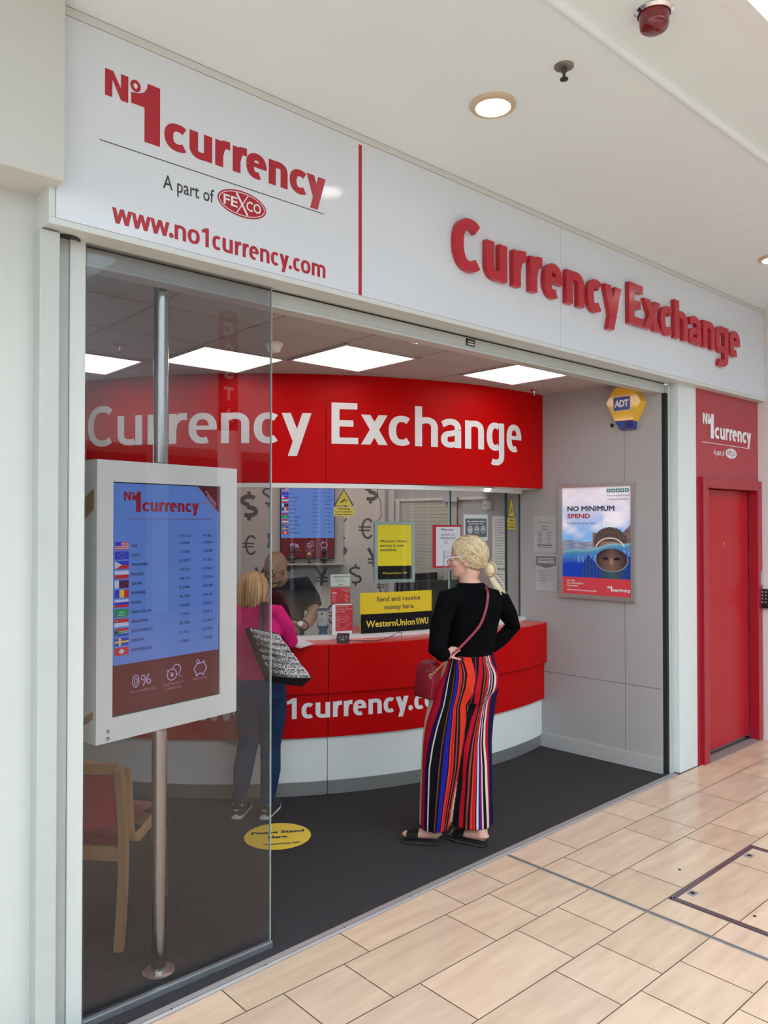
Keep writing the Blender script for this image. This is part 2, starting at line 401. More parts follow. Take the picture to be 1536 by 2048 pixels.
# ================================================================== STRUCTURE
def struct(name, bm, m, label=None):
    o = obj(name, bm, m); o['kind'] = 'structure'
    if label: o['label'] = label
    return o
TILE = mat('travertine floor tile', (.74, .545, .405), .22, noise=.0, col2=(.46, .315, .225), scale=5.5, stretch=(.5, 3.0, 1), attr='Col', spec=.5, detail=9.)
GROUT = mat('dark tile grout', (.13, .09, .08), .8)
def thr(x):   # front edge of the threshold strip, measured
    P = [(-9, 2.60), (.9, 2.652), (1.256, 2.664), (2.752, 2.706), (5.216, 2.747), (5.6, 2.75), (20, 2.75)]
    for (a, b), (c, d) in zip(P, P[1:]):
        if a <= x <= c: return b + (d - b) * (x - a) / (c - a)
bm = BM(); cl = bm.loops.layers.float_color.new('Col')
EV = [-7.8, -6.9, -6.0, -5.1, -4.2, -3.3, -2.4, -1.5, -.95, -.35, -.05, .55, .955, 1.556, 2.155, 2.755, 3.06, 3.335, 3.679, 4.285, 4.59, 5.2, 5.83, 6.145, 6.75, 7.36, 7.66, 8.3, 8.9, 9.2, 9.8, 10.4, 11, 12, 13]
OD = [-7.5, -6.6, -5.7, -4.8, -3.9, -3.0, -2.1, -1.5, -1.2, -.6, 0, .3, .9, 1.2, 1.72, 2.017, 2.62, 2.92, 3.335, 3.54, 4.14, 4.45, 5.065, 5.69, 6.0, 6.6, 7.2, 7.5, 8.1, 8.7, 9.0, 9.6, 10.2, 11, 12, 13]
rr = random.Random(3)
def tile_quad(x0, x1, y0, y1, g=.0023):
    s = rr.uniform(.90, 1.06); c = (s, s * rr.uniform(.985, 1.01), s * rr.uniform(.96, 1.02), 1)
    f = bm.faces.new([bm.verts.new((x, y, 0)) for x, y in ((x0 + g, y0 + g), (x1 - g, y0 + g), (x1 - g, (min(thr(x1), y1) if y1 > 2.6 else y1) - g), (x0 + g, (min(thr(x0), y1) if y1 > 2.6 else y1) - g))])
    for lp in f.loops: lp[cl] = c
PX0, PX1, PY0, PY1 = 3.535, 4.44, .95, 1.88   # access cover
for j in range(42):
    y1 = 2.792 - .3015 * j; y0 = y1 - .3015
    js = EV if j % 2 == 0 else OD
    for a, b in zip(js, js[1:]):
        if y0 < PY1 - .01 and y1 > PY0 + .01 and b > PX0 and a < PX1:
            if a < PX0 - .02: tile_quad(a, PX0 - .012, y0, y1)
            if b > PX1 + .02: tile_quad(PX1 + .012, b, y0, y1)
            continue
        if a < 3.335 < b: tile_quad(a, 3.335, y0, y1); tile_quad(3.335, b, y0, y1)
        else: tile_quad(a, b, y0, y1)
for j in range(3):
    y1 = 1.86 - .3 * j
    for a, b in (((3.56, 4.16), (4.16, 4.415)) if j % 2 == 0 else ((3.56, 3.86), (3.86, 4.415))): tile_quad(a, b, y1 - .3, y1)
f = bm.faces.new([bm.verts.new(p) for p in ((-8.3, -9.8, -.0035), (13.3, -9.8, -.0035), (13, 9, -.0035), (-8, 9, -.0035))]); f.material_index = 1
floor = struct('floor', bm, [TILE, GROUT], 'beige travertine tiles laid in rows of mixed lengths')
bm = BM()
box(bm, 3.322, 3.330, -6, 2.705, -.003, .002); box(bm, 3.340, 3.348, -6, 2.705, -.003, .002)
struct('trim_1', bm, ALU); bm = BM(); box(bm, 3.330, 3.340, -6, 2.705, -.003, .0008); struct('trim_2', bm, mat('dark rubber joint', (.10, .08, .075), .7))
# carpet and threshold
bm = BM(); xs = [.9, 1.256, 2.752, 5.216, 5.30]
v = [bm.verts.new((x, thr(x) + .036, .005)) for x in xs] + [bm.verts.new((5.30, 8.6, .005)), bm.verts.new((.9, 8.6, .005))]; bm.faces.new(v)
struct('floor_carpet', bm, CARPET, 'charcoal flecked entrance carpet inside the shop')
bm = BM(); R1 = []
for x in (.9, 1.256, 2.752, 5.216, 5.29):
    y = thr(x); R1.append([bm.verts.new(p) for p in ((x, y, 0), (x, y + .006, .009), (x, y + .014, .009), (x, y + .018, .007), (x, y + .030, .010), (x, y + .040, .010), (x, y + .044, .004))])
loft(bm, R1, closed=False)
o = obj('threshold_strip', bm, ALU); o['kind'] = 'structure'; o['label'] = 'ribbed aluminium strip between dark carpet and beige tiles'
bm = BM()
for x in [1.35 + .42 * i for i in range(10)]: lathe(bm, (x, thr(x) + .009, .0085), [(.004, 0), (.004, .001), (0, .0012)], 8)
so = obj('threshold_screw', bm, DARK, None); so['kind'] = 'structure'
# the rest of the mall behind the viewer: opposite fronts, upper galleries, end walls; the roof is open to daylight
MALLW = mat('mall wall render', (.68, .72, .76), .7, noise=.04, scale=1)
bm = BM(); box(bm, -8.2, 13.2, -9.7, -9.4, 3.4, 8.5); box(bm, -8.2, -8, -9.7, 9, 0, 8.5); box(bm, 13, 13.2, -9.7, 9, 0, 8.5); struct('wall_mall', bm, MALLW)
bm = BM(); box(bm, 5.6, 13, -9.4, 1.1, 6.4, 6.6); struct('added_shade_slab', bm, CEIL)  # unseen slab added high over the right to darken that side
bm = BM(); box(bm, -8, 13, -9.4, -7.6, 3.2, 3.6); box(bm, -8, 13, -7.7, -7.6, 3.6, 4.5); struct('ceiling_gallery', bm, CEIL)
bm = BM()
for i in range(7): box(bm, -8 + 3 * i, -8 + 3 * i + .35, -9.5, -9.2, 0, 3.2)
struct('wall_opposite_piers', bm, MALLW)
bm = BM(); box(bm, -8, 13, -9.62, -9.55, 0, 3.3); struct('wall_opposite_fronts', bm, mat('dim shop fronts', (.20, .17, .17), .4, noise=.5, scale=1.3))
# coffee shop banner and columns opposite (seen mirrored in the glass pane)
def mir(u, v, Y): return aty(u, v, 2 * 2.79 - Y)
BY = -7.2; a_, b_ = mir(440, 640, BY), mir(474, 850, BY)
t = thing('hanging_banner', 'narrow red banner with five white letters, mirrored in the glass pane', 'banner', (a_.x, BY, 2.5))
bm = BM(); box(bm, a_.x - .02, b_.x + .02, BY - .02, BY - .004, b_.z - .3, a_.z + .2); obj('cloth', bm, mat('banner red', (.25, .02, .04), .6), t)
cw = -(a_.x + b_.x) / 2
for i, c_ in enumerate('COSTA'):
    pr = Print(plane_fn((0, BY, 0), (-1, 0, 0), (0, 0, 1), (0, 1, 0)), .003); zz = mir(455, 672 + 43 * i, BY).z; pr.text(c_, cw - .10, cw + .10, zz, .26, mat('banner white', (.95, .95, .95), .5), 2, .05); pr.done('letter', t)
a_, b_ = mir(438, 862, -6.6), mir(480, 945, -6.6)
tag(obj('pedestal_column', (lambda q: (lathe(q, ((a_.x + b_.x) / 2, -6.6, 0), [((b_.x - a_.x) / 2, 0), ((b_.x - a_.x) / 2, a_.z)], 32), q)[1])(BM()), mat('pale pink column', (.85, .74, .74), .5)), 'pale round column in the mall, mirrored in the glass pane', 'column')
# access cover rims
t = thing('floor_access_cover', 'tiled access cover with purple grey metal rim set in the floor', 'floor hatch', (PX0, PY0, 0))
RIM = mat('violet anodised rim', (.30, .22, .26), .3, metal=.7); bm = BM()
for g0, g1 in ((0, .008), (.012, .020)):
    for a in ((PX0 + g0, PX0 + g1, PY0 + g0, PY1 - g0), (PX1 - g1, PX1 - g0, PY0 + g0, PY1 - g0)): box(bm, *a, -.003, .002)
    for a in ((PX0 + g0, PX1 - g0, PY0 + g0, PY0 + g1), (PX0 + g0, PX1 - g0, PY1 - g1, PY1 - g0)): box(bm, *a, -.003, .002)
obj('rim', bm, RIM, t)
for x, y in ((3.66, 1.83), (4.30, 1.83)):
    bm = BM(); box(bm, x - .028, x + .028, y - .02, y + .02, 0, .0015); k = obj('latch', bm, ALU, t)
    bm = BM(); lathe(bm, (x, y, .0015), [(.012, 0), (.012, .001), (0, .0012)], 12); obj('keyhole', bm, DARK, k)
for n_, (x, y) in enumerate(((3.66, 1.735 - .2), (3.86, 2.0))):
    bm = BM(); lathe(bm, (x, y, .0), [(.008, 0), (.008, .0012), (0, .0015)], 12)
    tag(obj('floor_plug', bm, DARK), ['small dark floor plug beside the corner of the access cover', 'small dark floor plug in the tile behind the access cover'][n_], 'floor plug')

# mall ceiling, rib, bulkhead over the atrium edge
ZC = 3.572
bm = BM(); box(bm, -3, 14, 1.215, 2.82, ZC, ZC + .12)
for y0, y1 in ((0, 0),): pass
struct('ceiling', bm, CEIL, 'flat cream mall ceiling over the shop front')
bm = BM(); tube(bm, [(-3, 1.56, ZC), (14, 1.545, ZC)], .022, 12); struct('ceiling_trim_1', bm, CEIL)
JW = mat('white ceiling joint', (.80, .78, .72), .6); bm = BM()
box(bm, 4.494, 4.500, 1.22, 2.69, ZC - .0015, ZC + .002); box(bm, 4.768, 4.774, 1.22, 2.69, ZC - .0015, ZC + .002)
struct('ceiling_trim_2', bm, JW)
bm = BM(); box(bm, -3, 14, 1.12, 1.215, ZC - .0, ZC + 2.2); struct('wall_atrium_edge', bm, mat('white atrium edge', (.80, .84, .86), .5))
# shop-front walls
bm = BM(); box(bm, -3.0, .905, 2.80, 3.1, 0, ZC); struct('wall_left', bm, WALLP)
bm = BM(); pts = [(2.625, ZC), (2.625, 2.945), (2.632, 2.938), (2.80, 2.932), (2.80, ZC)]
prism(bm, pts, lambda y, z, t: Vector((t, y, z)), -3, .928); struct('wall_left_bulkhead', bm, WALLP)
bm = BM(); box(bm, .888, .955, 2.735, 2.82, 0, 2.803, 0, .004); struct('trim_3', bm, FRAME)
bm = BM(); box(bm, .955, 1.008, 2.80, 2.95, 0, 2.86); struct('trim_4', bm, mat('shaded frame reveal', (.42, .44, .43), .4, noise=.06, scale=9))  # shade of the recess put into this darker grey
bm = BM(); box(bm, 1.009, 1.066, 2.792, 2.95, 0, 2.86, 0, .003); struct('trim_5', bm, mat('light frame paint', (.60, .63, .62), .35, noise=.03, scale=9))
bm = BM(); box(bm, 5.335, 5.605, 2.755, 3.05, 0, 2.86, 0, .004); struct('wall_pillar', bm, mat('bright white pillar paint', (.70, .74, .74), .5, noise=.04, scale=4), 'white pillar between shop opening and red door')
bm = BM(); box(bm, 5.268, 5.334, 2.795, 2.90, 0, 2.80, 0, .004); box(bm, 5.290, 5.300, 2.788, 2.80, 0, 2.80); struct('trim_6', bm, FRAME)
bm = BM(); box(bm, 5.236, 5.267, 2.800, 2.95, 0, 2.735); struct('gap_shade_strip', bm, DARK); bm = BM(); box(bm, 5.56, 6.80, 2.93, 3.0, 0, 2.2); struct('door_light_block', bm, DARK)  # black strip paints the jamb gap's shade; added backing stops light leaking round the door
bm = BM(); box(bm, 5.605, 6.70, 2.756, 3.0, 2.13, 2.86); box(bm, 5.605, 5.66, 2.756, 3.0, 0, 2.13); struct('wall_door_transom', bm, mat('red transom panel', (.40, .018, .035), .22, noise=.05, scale=3))
bm = BM(); box(bm, 6.697, 7.2, 1.9, 3.05, 0, ZC); struct('wall_right', bm, PINKW)
# header of the opening: soffit, shutter box, lip
bm = BM(); box(bm, .92, 6.69, 2.70, 2.83, 2.8125, 2.86); struct('ceiling_soffit', bm, FRAME)
bm = BM(); box(bm, 1.067, 5.267, 2.826, 2.895, 2.752, 2.812); box(bm, 1.067, 5.267, 2.822, 2.90, 2.737, 2.752, 0, .004)
box(bm, 1.067, 5.267, 2.8255, 2.83, 2.800, 2.803)
h = obj('shutter_header', bm, FRAME); h['kind'] = 'structure'
bm = BM(); box(bm, 3.135, 3.205, 2.8235, 2.826, 2.762, 2.800); pr = None
gm = BM(); box(gm, 1.067, 5.267, 2.8242, 2.8262, 2.8055, 2.8115); box(gm, .93, 6.69, 2.6895, 2.692, 3.5706, 3.5722); q = obj('shadow_gap', gm, DARK); q['kind'] = 'structure'
w = obj('warning_plate', bm, BLACK); tag(w, 'tiny black warning plate on the shutter header', 'sign')
bm = BM()
for i in range(3): box(bm, 3.145 + i * .019, 3.158 + i * .019, 2.8215, 2.8236, 2.768, 2.776)
box(bm, 3.15, 3.19, 2.8215, 2.8236, 2.783, 2.788)
PM[w] = PM[w]; obj('plate_marks', bm, VWHITE, w)
# interior shell
def rwx(y): return 5.227 - .0620 * (y - 2.825)
bm = BM(); prism(bm, [(rwx(2.83), 2.83), (rwx(2.83) + .03, 2.83), (rwx(5.62) + .12, 5.62), (rwx(5.62), 5.62)], lambda x, y, t: Vector((x, y, t)), 0, 2.84)
struct('wall_inner_right', bm, GREYW, 'grey laminate side wall of the shop lobby')
SEAM = mat('panel seam shadow gap', (.16, .15, .15), .7); bm = BM()
wn_ = Vector((-1, -.062, 0)).normalized(); we = Vector((.0619, -.9981, 0)).normalized()      # outward normal / towards the street
def wallR(s, z, t=0.): return Vector((rwx(3.858), 3.858, z)) + we * s + wn_ * t                # s = metres from the counter corner towards the street
def rw_s(u, v): p = atpl(u, v, (rwx(3.858), 3.858, 0), wn_); return (p - Vector((rwx(3.858), 3.858, 0))).dot(we), p.z
prr = Print(wallR)
prr.rect(.742, .107, .746, 2.83, SEAM); prr.rect(-.05, .603, 1.03, .608, SEAM, 2); q = prr.done('wall_seam'); q['kind'] = 'structure'
bm = BM(); prism(bm, [(-.02, 0), (1.030, 0), (1.030, .112), (-.02, .112)], lambda s, z, t: wallR(s, z, t), .0005, .014); struct('baseboard_right', bm, BASEB)
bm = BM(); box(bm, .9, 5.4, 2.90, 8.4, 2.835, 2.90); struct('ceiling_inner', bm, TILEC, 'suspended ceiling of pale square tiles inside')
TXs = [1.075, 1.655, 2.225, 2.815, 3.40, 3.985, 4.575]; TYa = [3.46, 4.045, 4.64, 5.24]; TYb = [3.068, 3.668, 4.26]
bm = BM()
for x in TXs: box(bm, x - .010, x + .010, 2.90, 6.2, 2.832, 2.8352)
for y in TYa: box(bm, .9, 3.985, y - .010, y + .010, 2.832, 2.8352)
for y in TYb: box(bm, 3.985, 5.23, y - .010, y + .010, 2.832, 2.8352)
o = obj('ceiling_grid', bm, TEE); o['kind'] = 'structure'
PCr = Vector((5.054, 5.613, 0)); BN = Vector((-.6101, -.7923, 0)); BE = Vector((.7923, -.6101, 0))
def bw(u, v): p = atpl(u, v, PCr, BN); return (p - PCr).dot(BE), p.z
def backW(s, z, t=0.): return PCr + BE * s + BN * t + ZZ * z
OFFW = mat('warm grey office wall', (.74, .70, .66), .6, noise=.04, scale=1.5)
bm = BM(); prism(bm, [(-4.2, 0), (.05, 0), (.05, 2.84), (-4.2, 2.84)], lambda s, z, t: backW(s, z, t), -.1, 0.); struct('wall_back', bm, OFFW)
bm = BM(); box(bm, .80, .90, 3.1, 8.5, 0, 2.84); struct('wall_inner_left', bm, GREYW)

# ------------------------------------------------------------------ fascia sign
X0, X1, Y0, ZB, ZT = .9, 6.70, 2.690, 2.810, 3.5705
t = thing('fascia_sign', 'long white shop fascia with raised red letters above the opening', 'shop sign', (X0, 2.80, ZB))
bm = BM(); box(bm, X0, X1, Y0 + .006, 2.80, ZB, ZT); obj('housing', bm, FEDGE, t)
for a, b in ((X0 + .024, 3.809), (3.812, X1 - .024)):
    bm = BM(); box(bm, a, b, Y0, Y0 + .006, ZB + .024, ZT - .032, 0, .0012); obj('face_panel', bm, FASC, t)
for a in ((X0, X1, ZB, ZB + .0225), (X0, 3.74, ZT - .030, ZT), (3.742, X1, ZT - .030, ZT), (X0, X0 + .022, ZB + .0225, ZT - .03), (X1 - .022, X1, ZB + .0225, ZT - .03)):
    bm = BM(); box(bm, a[0], a[1], Y0 - .0015, Y0 + .006, a[2], a[3], 0, .001); obj('edge_trim', bm, FEDGE, t)
ff = plane_fn((0, Y0, 0), (1, 0, 0), (0, 0, 1), (0, -1, 0))
pr = Print(ff)
logo1(pr, 1.090, 3.201, .982, REDV)
pr.line([(1.072, 3.149), (2.064, 3.149)], .0035, VBLACK, 1)
pr.text('A part of', 1.311, 1.524, 3.047, .052, VBLACK, grow=.006)
pr.ell(1.652, 3.079, .113, .053, REDV, 1, 40); pr.ring(1.652, 3.079, .106, .0465, .003, VWHITE, 2, 40)
def fexco(pr, cx, cz, k, m, l=3):
    pr.text('FE', cx - .086 * k, cx - .022 * k, cz - .020 * k, .040 * k, m, l, grow=.016)
    pr.text('CO', cx + .018 * k, cx + .088 * k, cz - .020 * k, .040 * k, m, l, grow=.016)
    pr.line([(cx - .028 * k, cz + .040 * k), (cx + .024 * k, cz - .040 * k)], .009 * k, m, l); pr.line([(cx + .026 * k, cz + .040 * k), (cx - .026 * k, cz - .040 * k)], .004 * k, m, l)
fexco(pr, 1.652, 3.079, 1, VWHITE)
www(pr, 1.118, 2.072, 2.868, .055, REDV, 2)
pr.rect(2.261, 2.823 + .012, 2.281, 3.522, REDV, 1)
pr.done('printed_logo', t)
# raised letters: one child each, chamfered front
RAISED = [('C', 910, 963), ('u', 973, 1014.5), ('r', 1027, 1052.5), ('r', 1060.5, 1084.5), ('e', 1089, 1125.5), ('n', 1133, 1168.5), ('c', 1175, 1204.5), ('y', 1209, 1242.6), ('E', 1258, 1286.5), ('x', 1288, 1320.5),
          ('c', 1320.7, 1346), ('h', 1349, 1375), ('a', 1378, 1401.6), ('n', 1406, 1429.5), ('g', 1431, 1456), ('e', 1458.4, 1479.6)]
for ch, u0, u1 in RAISED:
    xa, xb = aty(u0, 600, 2.660).x, aty(u1, 600, 2.660).x; bm = BM()
    for i_, P in enumerate(glyph(ch, xb - xa, .196, .064, 1.36, .40)):
        # front face, chamfer and side wall
        cxm = sum(p[0] for p in P) / len(P); cym = sum(p[1] for p in P) / len(P)
        prism(bm, [(xa + p, 3.092 + q_) for p, q_ in P], lambda x, y, t_, e=i_: ff(x, y, t_ - .0006 * e), .004, .032)
    obj('letter', bm, REDL, t)

# ------------------------------------------------------------------ ceiling fittings
def downlight(name, x, y, z, r, label, energy=14, rim=BRASS, group=None):
    t = thing(name, label, 'ceiling light', (x, y, z), group=group)
    bm = BM(); lathe(bm, (x, y, z), [(r, 0), (r, -.006), (r * .97, -.012), (r * .76, -.016), (r * .74, -.010), (r * .74, 0)], 48); obj('rim', bm, rim, t, 40)
    bm = BM(); lathe(bm, (x, y, z), [(r * .74, -.009), (r * .60, -.0125), (r * .3, -.015), (.001, -.0155)], 40); obj('lens', bm, LDOWN, t, 40)
    return t
p = atz(986, 209, ZC); downlight('downlight', p.x, p.y, ZC, .098, 'round glowing downlight with beige rim in the mall ceiling')
p = atz(1548, 516, ZC); downlight('downlight', p.x, p.y, ZC, .098, 'round downlight cut by the right edge of the photo')
def sprinkler(x, y, z, k, label, m1, m2):
    t = thing('sprinkler_head', label, 'sprinkler', (x, y, z))
    bm = BM(); lathe(bm, (x, y, z), [(.038 * k, 0), (.038 * k, -.004 * k), (.028 * k, -.010 * k), (.012 * k, -.010 * k)], 32); obj('escutcheon', bm, m1, t, 40)
    bm = BM(); lathe(bm, (x, y, z), [(.011 * k, -.008 * k), (.011 * k, -.022 * k), (.006 * k, -.030 * k), (.006 * k, -.046 * k), (.016 * k, -.050 * k), (.016 * k, -.054 * k), (.002, -.057 * k)], 20); obj('nozzle', bm, m2, t, 40)
DGREY = mat('dark bronze fitting', (.07, .065, .06), .35, metal=.6)
p = atz(1128, 132, ZC); sprinkler(p.x, p.y, ZC, 1.0, 'dark sprinkler head in the mall ceiling past the big downlight', mat('grey metal ring', (.25, .24, .23), .35, metal=.6), DGREY)
p = atz(1308, 22, ZC); t = thing('alarm_beacon', 'dark red alarm beacon hanging from the mall ceiling', 'beacon', (p.x, p.y, ZC))
bm = BM(); lathe(bm, (p.x, p.y, ZC), [(.064, 0), (.066, -.006), (.056, -.014), (.050, -.008)], 40); obj('base_ring', bm, CHROME, t, 40)
bm = BM(); lathe(bm, (p.x, p.y, ZC), [(.051, -.006), (.050, -.045), (.047, -.060), (.040, -.066), (.001, -.068)], 40); obj('red_dome', bm, mat('dark red lens', (.16, .006, .012), .1, coat=.5), t, 40)
# lit square panels inside
Z2 = 2.835
for i, (x0, x1, y0, y1, lb) in enumerate(((4.005, 4.565, 3.088, 3.655, 'square light panel nearest the grey side wall, on the right'), (2.830, 3.390, 3.475, 4.035, 'square light panel right of the glass edge, over the red band'),
        (2.240, 2.800, 4.055, 4.625, 'square light panel seen through the glass beside the steel pole'), (1.600, 2.160, 4.70, 5.29, 'leftmost square light panel, cut by the white frame'))):
    t = thing('ceiling_light', lb, 'ceiling light', ((x0 + x1) / 2, (y0 + y1) / 2, Z2), group=None)
    bm = BM(); box(bm, x0 + .006, x1 - .006, y0 + .006, y1 - .006, Z2 - .006, Z2 - .001); obj('diffuser', bm, LPANEL, t)
    bm = BM()
    for a in ((x0 - .012, x1 + .012, y0 - .012, y0 + .006), (x0 - .012, x1 + .012, y1 - .006, y1 + .012), (x0 - .012, x0 + .006, y0 + .006, y1 - .006), (x1 - .006, x1 + .012, y0 + .006, y1 - .006)): box(bm, *a, Z2 - .010, Z2 - .0005)
    obj('frame', bm, TEE, t)
p = atz(1068, 779, Z2); sprinkler(p.x, p.y, Z2, .9, 'chrome sprinkler head in the inner ceiling near the grey wall', CHROME, CHROME)
p = atz(238, 690, Z2); sprinkler(p.x, p.y, Z2, .9, 'small sprinkler head in the inner ceiling behind the glass pane', CHROME, CHROME)
p = atz(548, 686, Z2); t = thing('smoke_detector', 'white round smoke detector at the edge of the glass pane', 'smoke detector', (p.x, p.y, Z2))
bm = BM(); lathe(bm, (p.x, p.y, Z2), [(.050, 0), (.052, -.012), (.046, -.022), (.040, -.024)], 32); obj('base', bm, WHITE, t, 40)
bm = BM(); lathe(bm, (p.x, p.y, Z2), [(.040, -.022), (.036, -.046), (.028, -.054), (.001, -.056)], 32); obj('sensor_cap', bm, VWHITE, t, 40)
p = atz(833, 685, Z2); t = thing('ceiling_sensor', 'tiny round ceiling sensor with a green lamp', 'sensor', (p.x, p.y, Z2))
bm = BM(); lathe(bm, (p.x, p.y, Z2), [(.030, 0), (.028, -.004), (.001, -.005)], 24); obj('disc', bm, VWHITE, t, 40)
bm = BM(); lathe(bm, (p.x, p.y, Z2 - .005), [(.005, 0), (.001, -.003)], 12); obj('lamp', bm, mat('green lamp', (.4, 1, .7), .4, emit=4), t)
p = atz(132, 478, 2.8085); t = thing('recessed_spot', 'black recessed spotlight under the left end of the fascia', 'spotlight', (p.x, p.y, 2.8095))
bm = BM(); lathe(bm, (p.x, p.y, 2.8095), [(.049, 0), (.049, -.003), (.043, -.005), (.040, -.001)], 40); obj('ring', bm, BLACK, t, 40)
bm = BM(); lathe(bm, (p.x, p.y, 2.8095), [(.0405, -.001), (.001, -.0015)], 40); obj('lens', bm, mat('unlit black lens', (.008, .006, .006), .05), t)

# ------------------------------------------------------------------ curved red band with lettering
CB, RB = (4.923, 6.792), 2.977
aL, aR = math.radians(-176), math.atan2(-math.sqrt(RB ** 2 - (rwx(3.82) - CB[0]) ** 2), rwx(3.82) - CB[0])
t = thing('curved_sign_band', 'curved red band with large white words hung above the counter', 'shop sign', (CB[0] - .9, CB[1] - RB, 2.075))
aS = math.radians(-122.785)
for a, b in ((aL, aS - .0006), (aS + .0006, aR)):
    bm = BM(); arcwall(bm, CB, RB, RB - .06, a, b, 2.078, 2.834, 60); obj('band_panel', bm, RED, t)
def onb(u, v): return onc(u, v, RB, CB)
fb = arc_fn(CB, RB, 0)
BAND = [('C', 176.4, 228.2), ('u', 235.7, 284.7), ('r', 295.7, 329.8), ('r', 338.1, 374.1), ('e', 377.2, 433.9), ('n', 442.3, 498.7), ('c', 507.5, 559.1), ('y', 563.3, 622.9), ('E', 662.9, 716.2), ('x', 722, 775.1),
        ('c', 777.2, 822.7), ('h', 829.8, 875.4), ('a', 881.5, 922), ('n', 929.8, 967.5), ('g', 973, 1007.9), ('e', 1012.6, 1042)]
pr = Print(fb, .001)
for ch, u0, u1 in BAND:
    xa = ang(onb(u0, 850), CB) * RB; xb = ang(onb(u1, 850), CB) * RB; word(pr, [(ch, 0, 1)], xa, xb - xa, 2.352, .210, .056, VWHITE, 2, 1.37, .42)
pr.done('white_lettering', t)
bm = BM(); arcwall(bm, CB, RB - .061, RB - .62, aL, aR - .001, 2.072, 2.078, 60); obj('underside', bm, WLAM, t)
bm = BM(); arcwall(bm, (4.513, 6.598), 2.665, 2.59, math.radians(-172), math.radians(-76.6), 2.040, 2.0715, 70); obj('glass_header', bm, WLAM, t)
for u, v, lb in ((571, 968, 'small lit spotlight under the red band above the man'), (982, 971, 'small lit spotlight under the red band near the grey wall')):
    p = onc(u, v, RB - .06, CB); q = Vector((CB[0], CB[1], 0)) - p; q.z = 0; q.normalize(); c = p + q * .03
    k = thing('band_spotlight', lb, 'ceiling light', (c.x, c.y, 2.0715))
    bm = BM(); lathe(bm, (c.x, c.y, 2.0715), [(.045, 0), (.045, -.004), (.026, -.007), (.025, 0)], 32); obj('rim', bm, BRASS, k, 40)
    bm = BM(); lathe(bm, (c.x, c.y, 2.0715), [(.024, -.004), (.020, -.012), (.001, -.018)], 24); obj('lamp', bm, LDOWN, k, 40)

# ------------------------------------------------------------------ curved counter
C0 = (4.513, 6.598)
def aEnd(R): x = rwx(3.84) - .002 - C0[0]; return math.atan2(-math.sqrt(R * R - x * x), x)
CL = math.radians(-172)
t = thing('service_counter', 'curved red and white service counter with steel kick plate', 'counter', (C0[0] - .9, C0[1] - 2.83, 0))
def ctr(name, R, z0, z1, m, dep, seam=True):
    s = math.radians(-118.1)
    for a, b in ((CL, s - .0008), (s + .0008, aEnd(R))):
        bm = BM(); arcwall(bm, C0, R, R - dep, a, b, z0, z1, 56); obj(name, bm, m, t)
ctr('kick_plate', 2.831, 0.006, .096, STEEL, .02)
ctr('white_panel', 2.834, .0965, .3895, WLAM, .022)
ctr('lower_red_panel', 2.858, .390, .684, RED, .05)
ctr('upper_red_panel', 2.884, .6845, .9985, RED, .08)
for a, b, ri in ((CL, math.radians(-112), 2.42), (math.radians(-112), aEnd(2.884) - .001, 2.10)): bm = BM(); arcwall(bm, C0, 2.8835, ri, a, b, .999, 1.003, 50); obj('counter_top', bm, mat('red counter top', (.62, .045, .04), .25, noise=.02), t)
bm = BM(); arcwall(bm, C0, 2.835 - .021, 2.60, CL, aEnd(2.834), .1, .66, 56); obj('carcass', bm, DARK, t)
fc = arc_fn(C0, 2.8585, 0)
def gs(u, v, R): p = onc(u, v, R, C0); return ang(p, C0) * R, p.z
bm = BM(); pr = Print(fc, .0006)
xa = gs(603, 1400, 2.8585)[0]; xb = gs(817, 1400, 2.8585)[0]; fa, fb_ = WWW_F[7][1], WWW_F[14][2]; W = (xb - xa) / (fb_ - fa)
www(pr, xa - fa * W, xa + (1 - fa) * W, .519, .101, VWHITE, 2, .31)
pr.done('white_lettering', t)
# white channel and glass screens on the counter
RG = 2.63
bm = BM(); arcwall(bm, C0, 2.690, 2.585, CL, aEnd(2.69) - .001, 1.0035, 1.026, 80)
tag(obj('screen_channel', bm, WHITE), 'curved white channel holding the glass on the red counter', 'channel')
gcuts = [(-171, gs(655, 1100, RG)[0] / RG - .002), (gs(655, 1100, RG)[0] / RG + .0, gs(899, 1000, RG)[0] / RG), (gs(899, 1000, RG)[0] / RG + .006, gs(1012.5, 1000, RG)[0] / RG), (gs(1012.5, 1000, RG)[0] / RG + .012, aEnd(RG) - .004)]
gl = ['curved counter glass in front of the man, left of the thin seam', 'counter glass with the yellow poster and signs on it', 'counter glass with the face coverings notice', 'narrow counter glass against the grey side wall']
for (a, b), lb in zip(gcuts, gl):
    if a < -20: a = math.radians(a)
    k = thing('glass_screen', lb, 'glass screen', (C0[0] + RG * math.cos((a + b) / 2), C0[1] + RG * math.sin((a + b) / 2), 1.026))
    bm = BM(); arcwall(bm, C0, RG, RG - .012, a, b, 1.0265, 2.039, 40); obj('pane', bm, GLASSC, k)
    if b != gcuts[0][1]:
        bm = BM(); arcwall(bm, C0, RG + .003, RG - .014, b - .0005, b + .0052, 1.027, 2.039, 1); obj('green_edge', bm, GEDGE, k)
def garc(u, v, R=RG): p = onc(u, v, R, C0); return ang(p, C0) * R, p.z
fg = arc_fn(C0, RG + .001, 0)
def sheet(name, label, cat, m, u0, v0, u1, v1, R=RG, body=None, n=8, group=None, th=.0006):
    """a thin notice stuck on the curved glass; returns its Print drawing area"""
    x0, zt = garc(u0, v0, R); x1, zb = garc(u1, v1, R)
    bm = BM(); arcwall(bm, C0, R + .0012 + th, R + .0008, x0 / R, x1 / R, zb, zt, n)
    o = obj(name, bm, m); tag(o, label, cat, group)
    pr = Print(arc_fn(C0, R + .0013 + th, 0), .0003); return o, pr, x0, x1, zb, zt
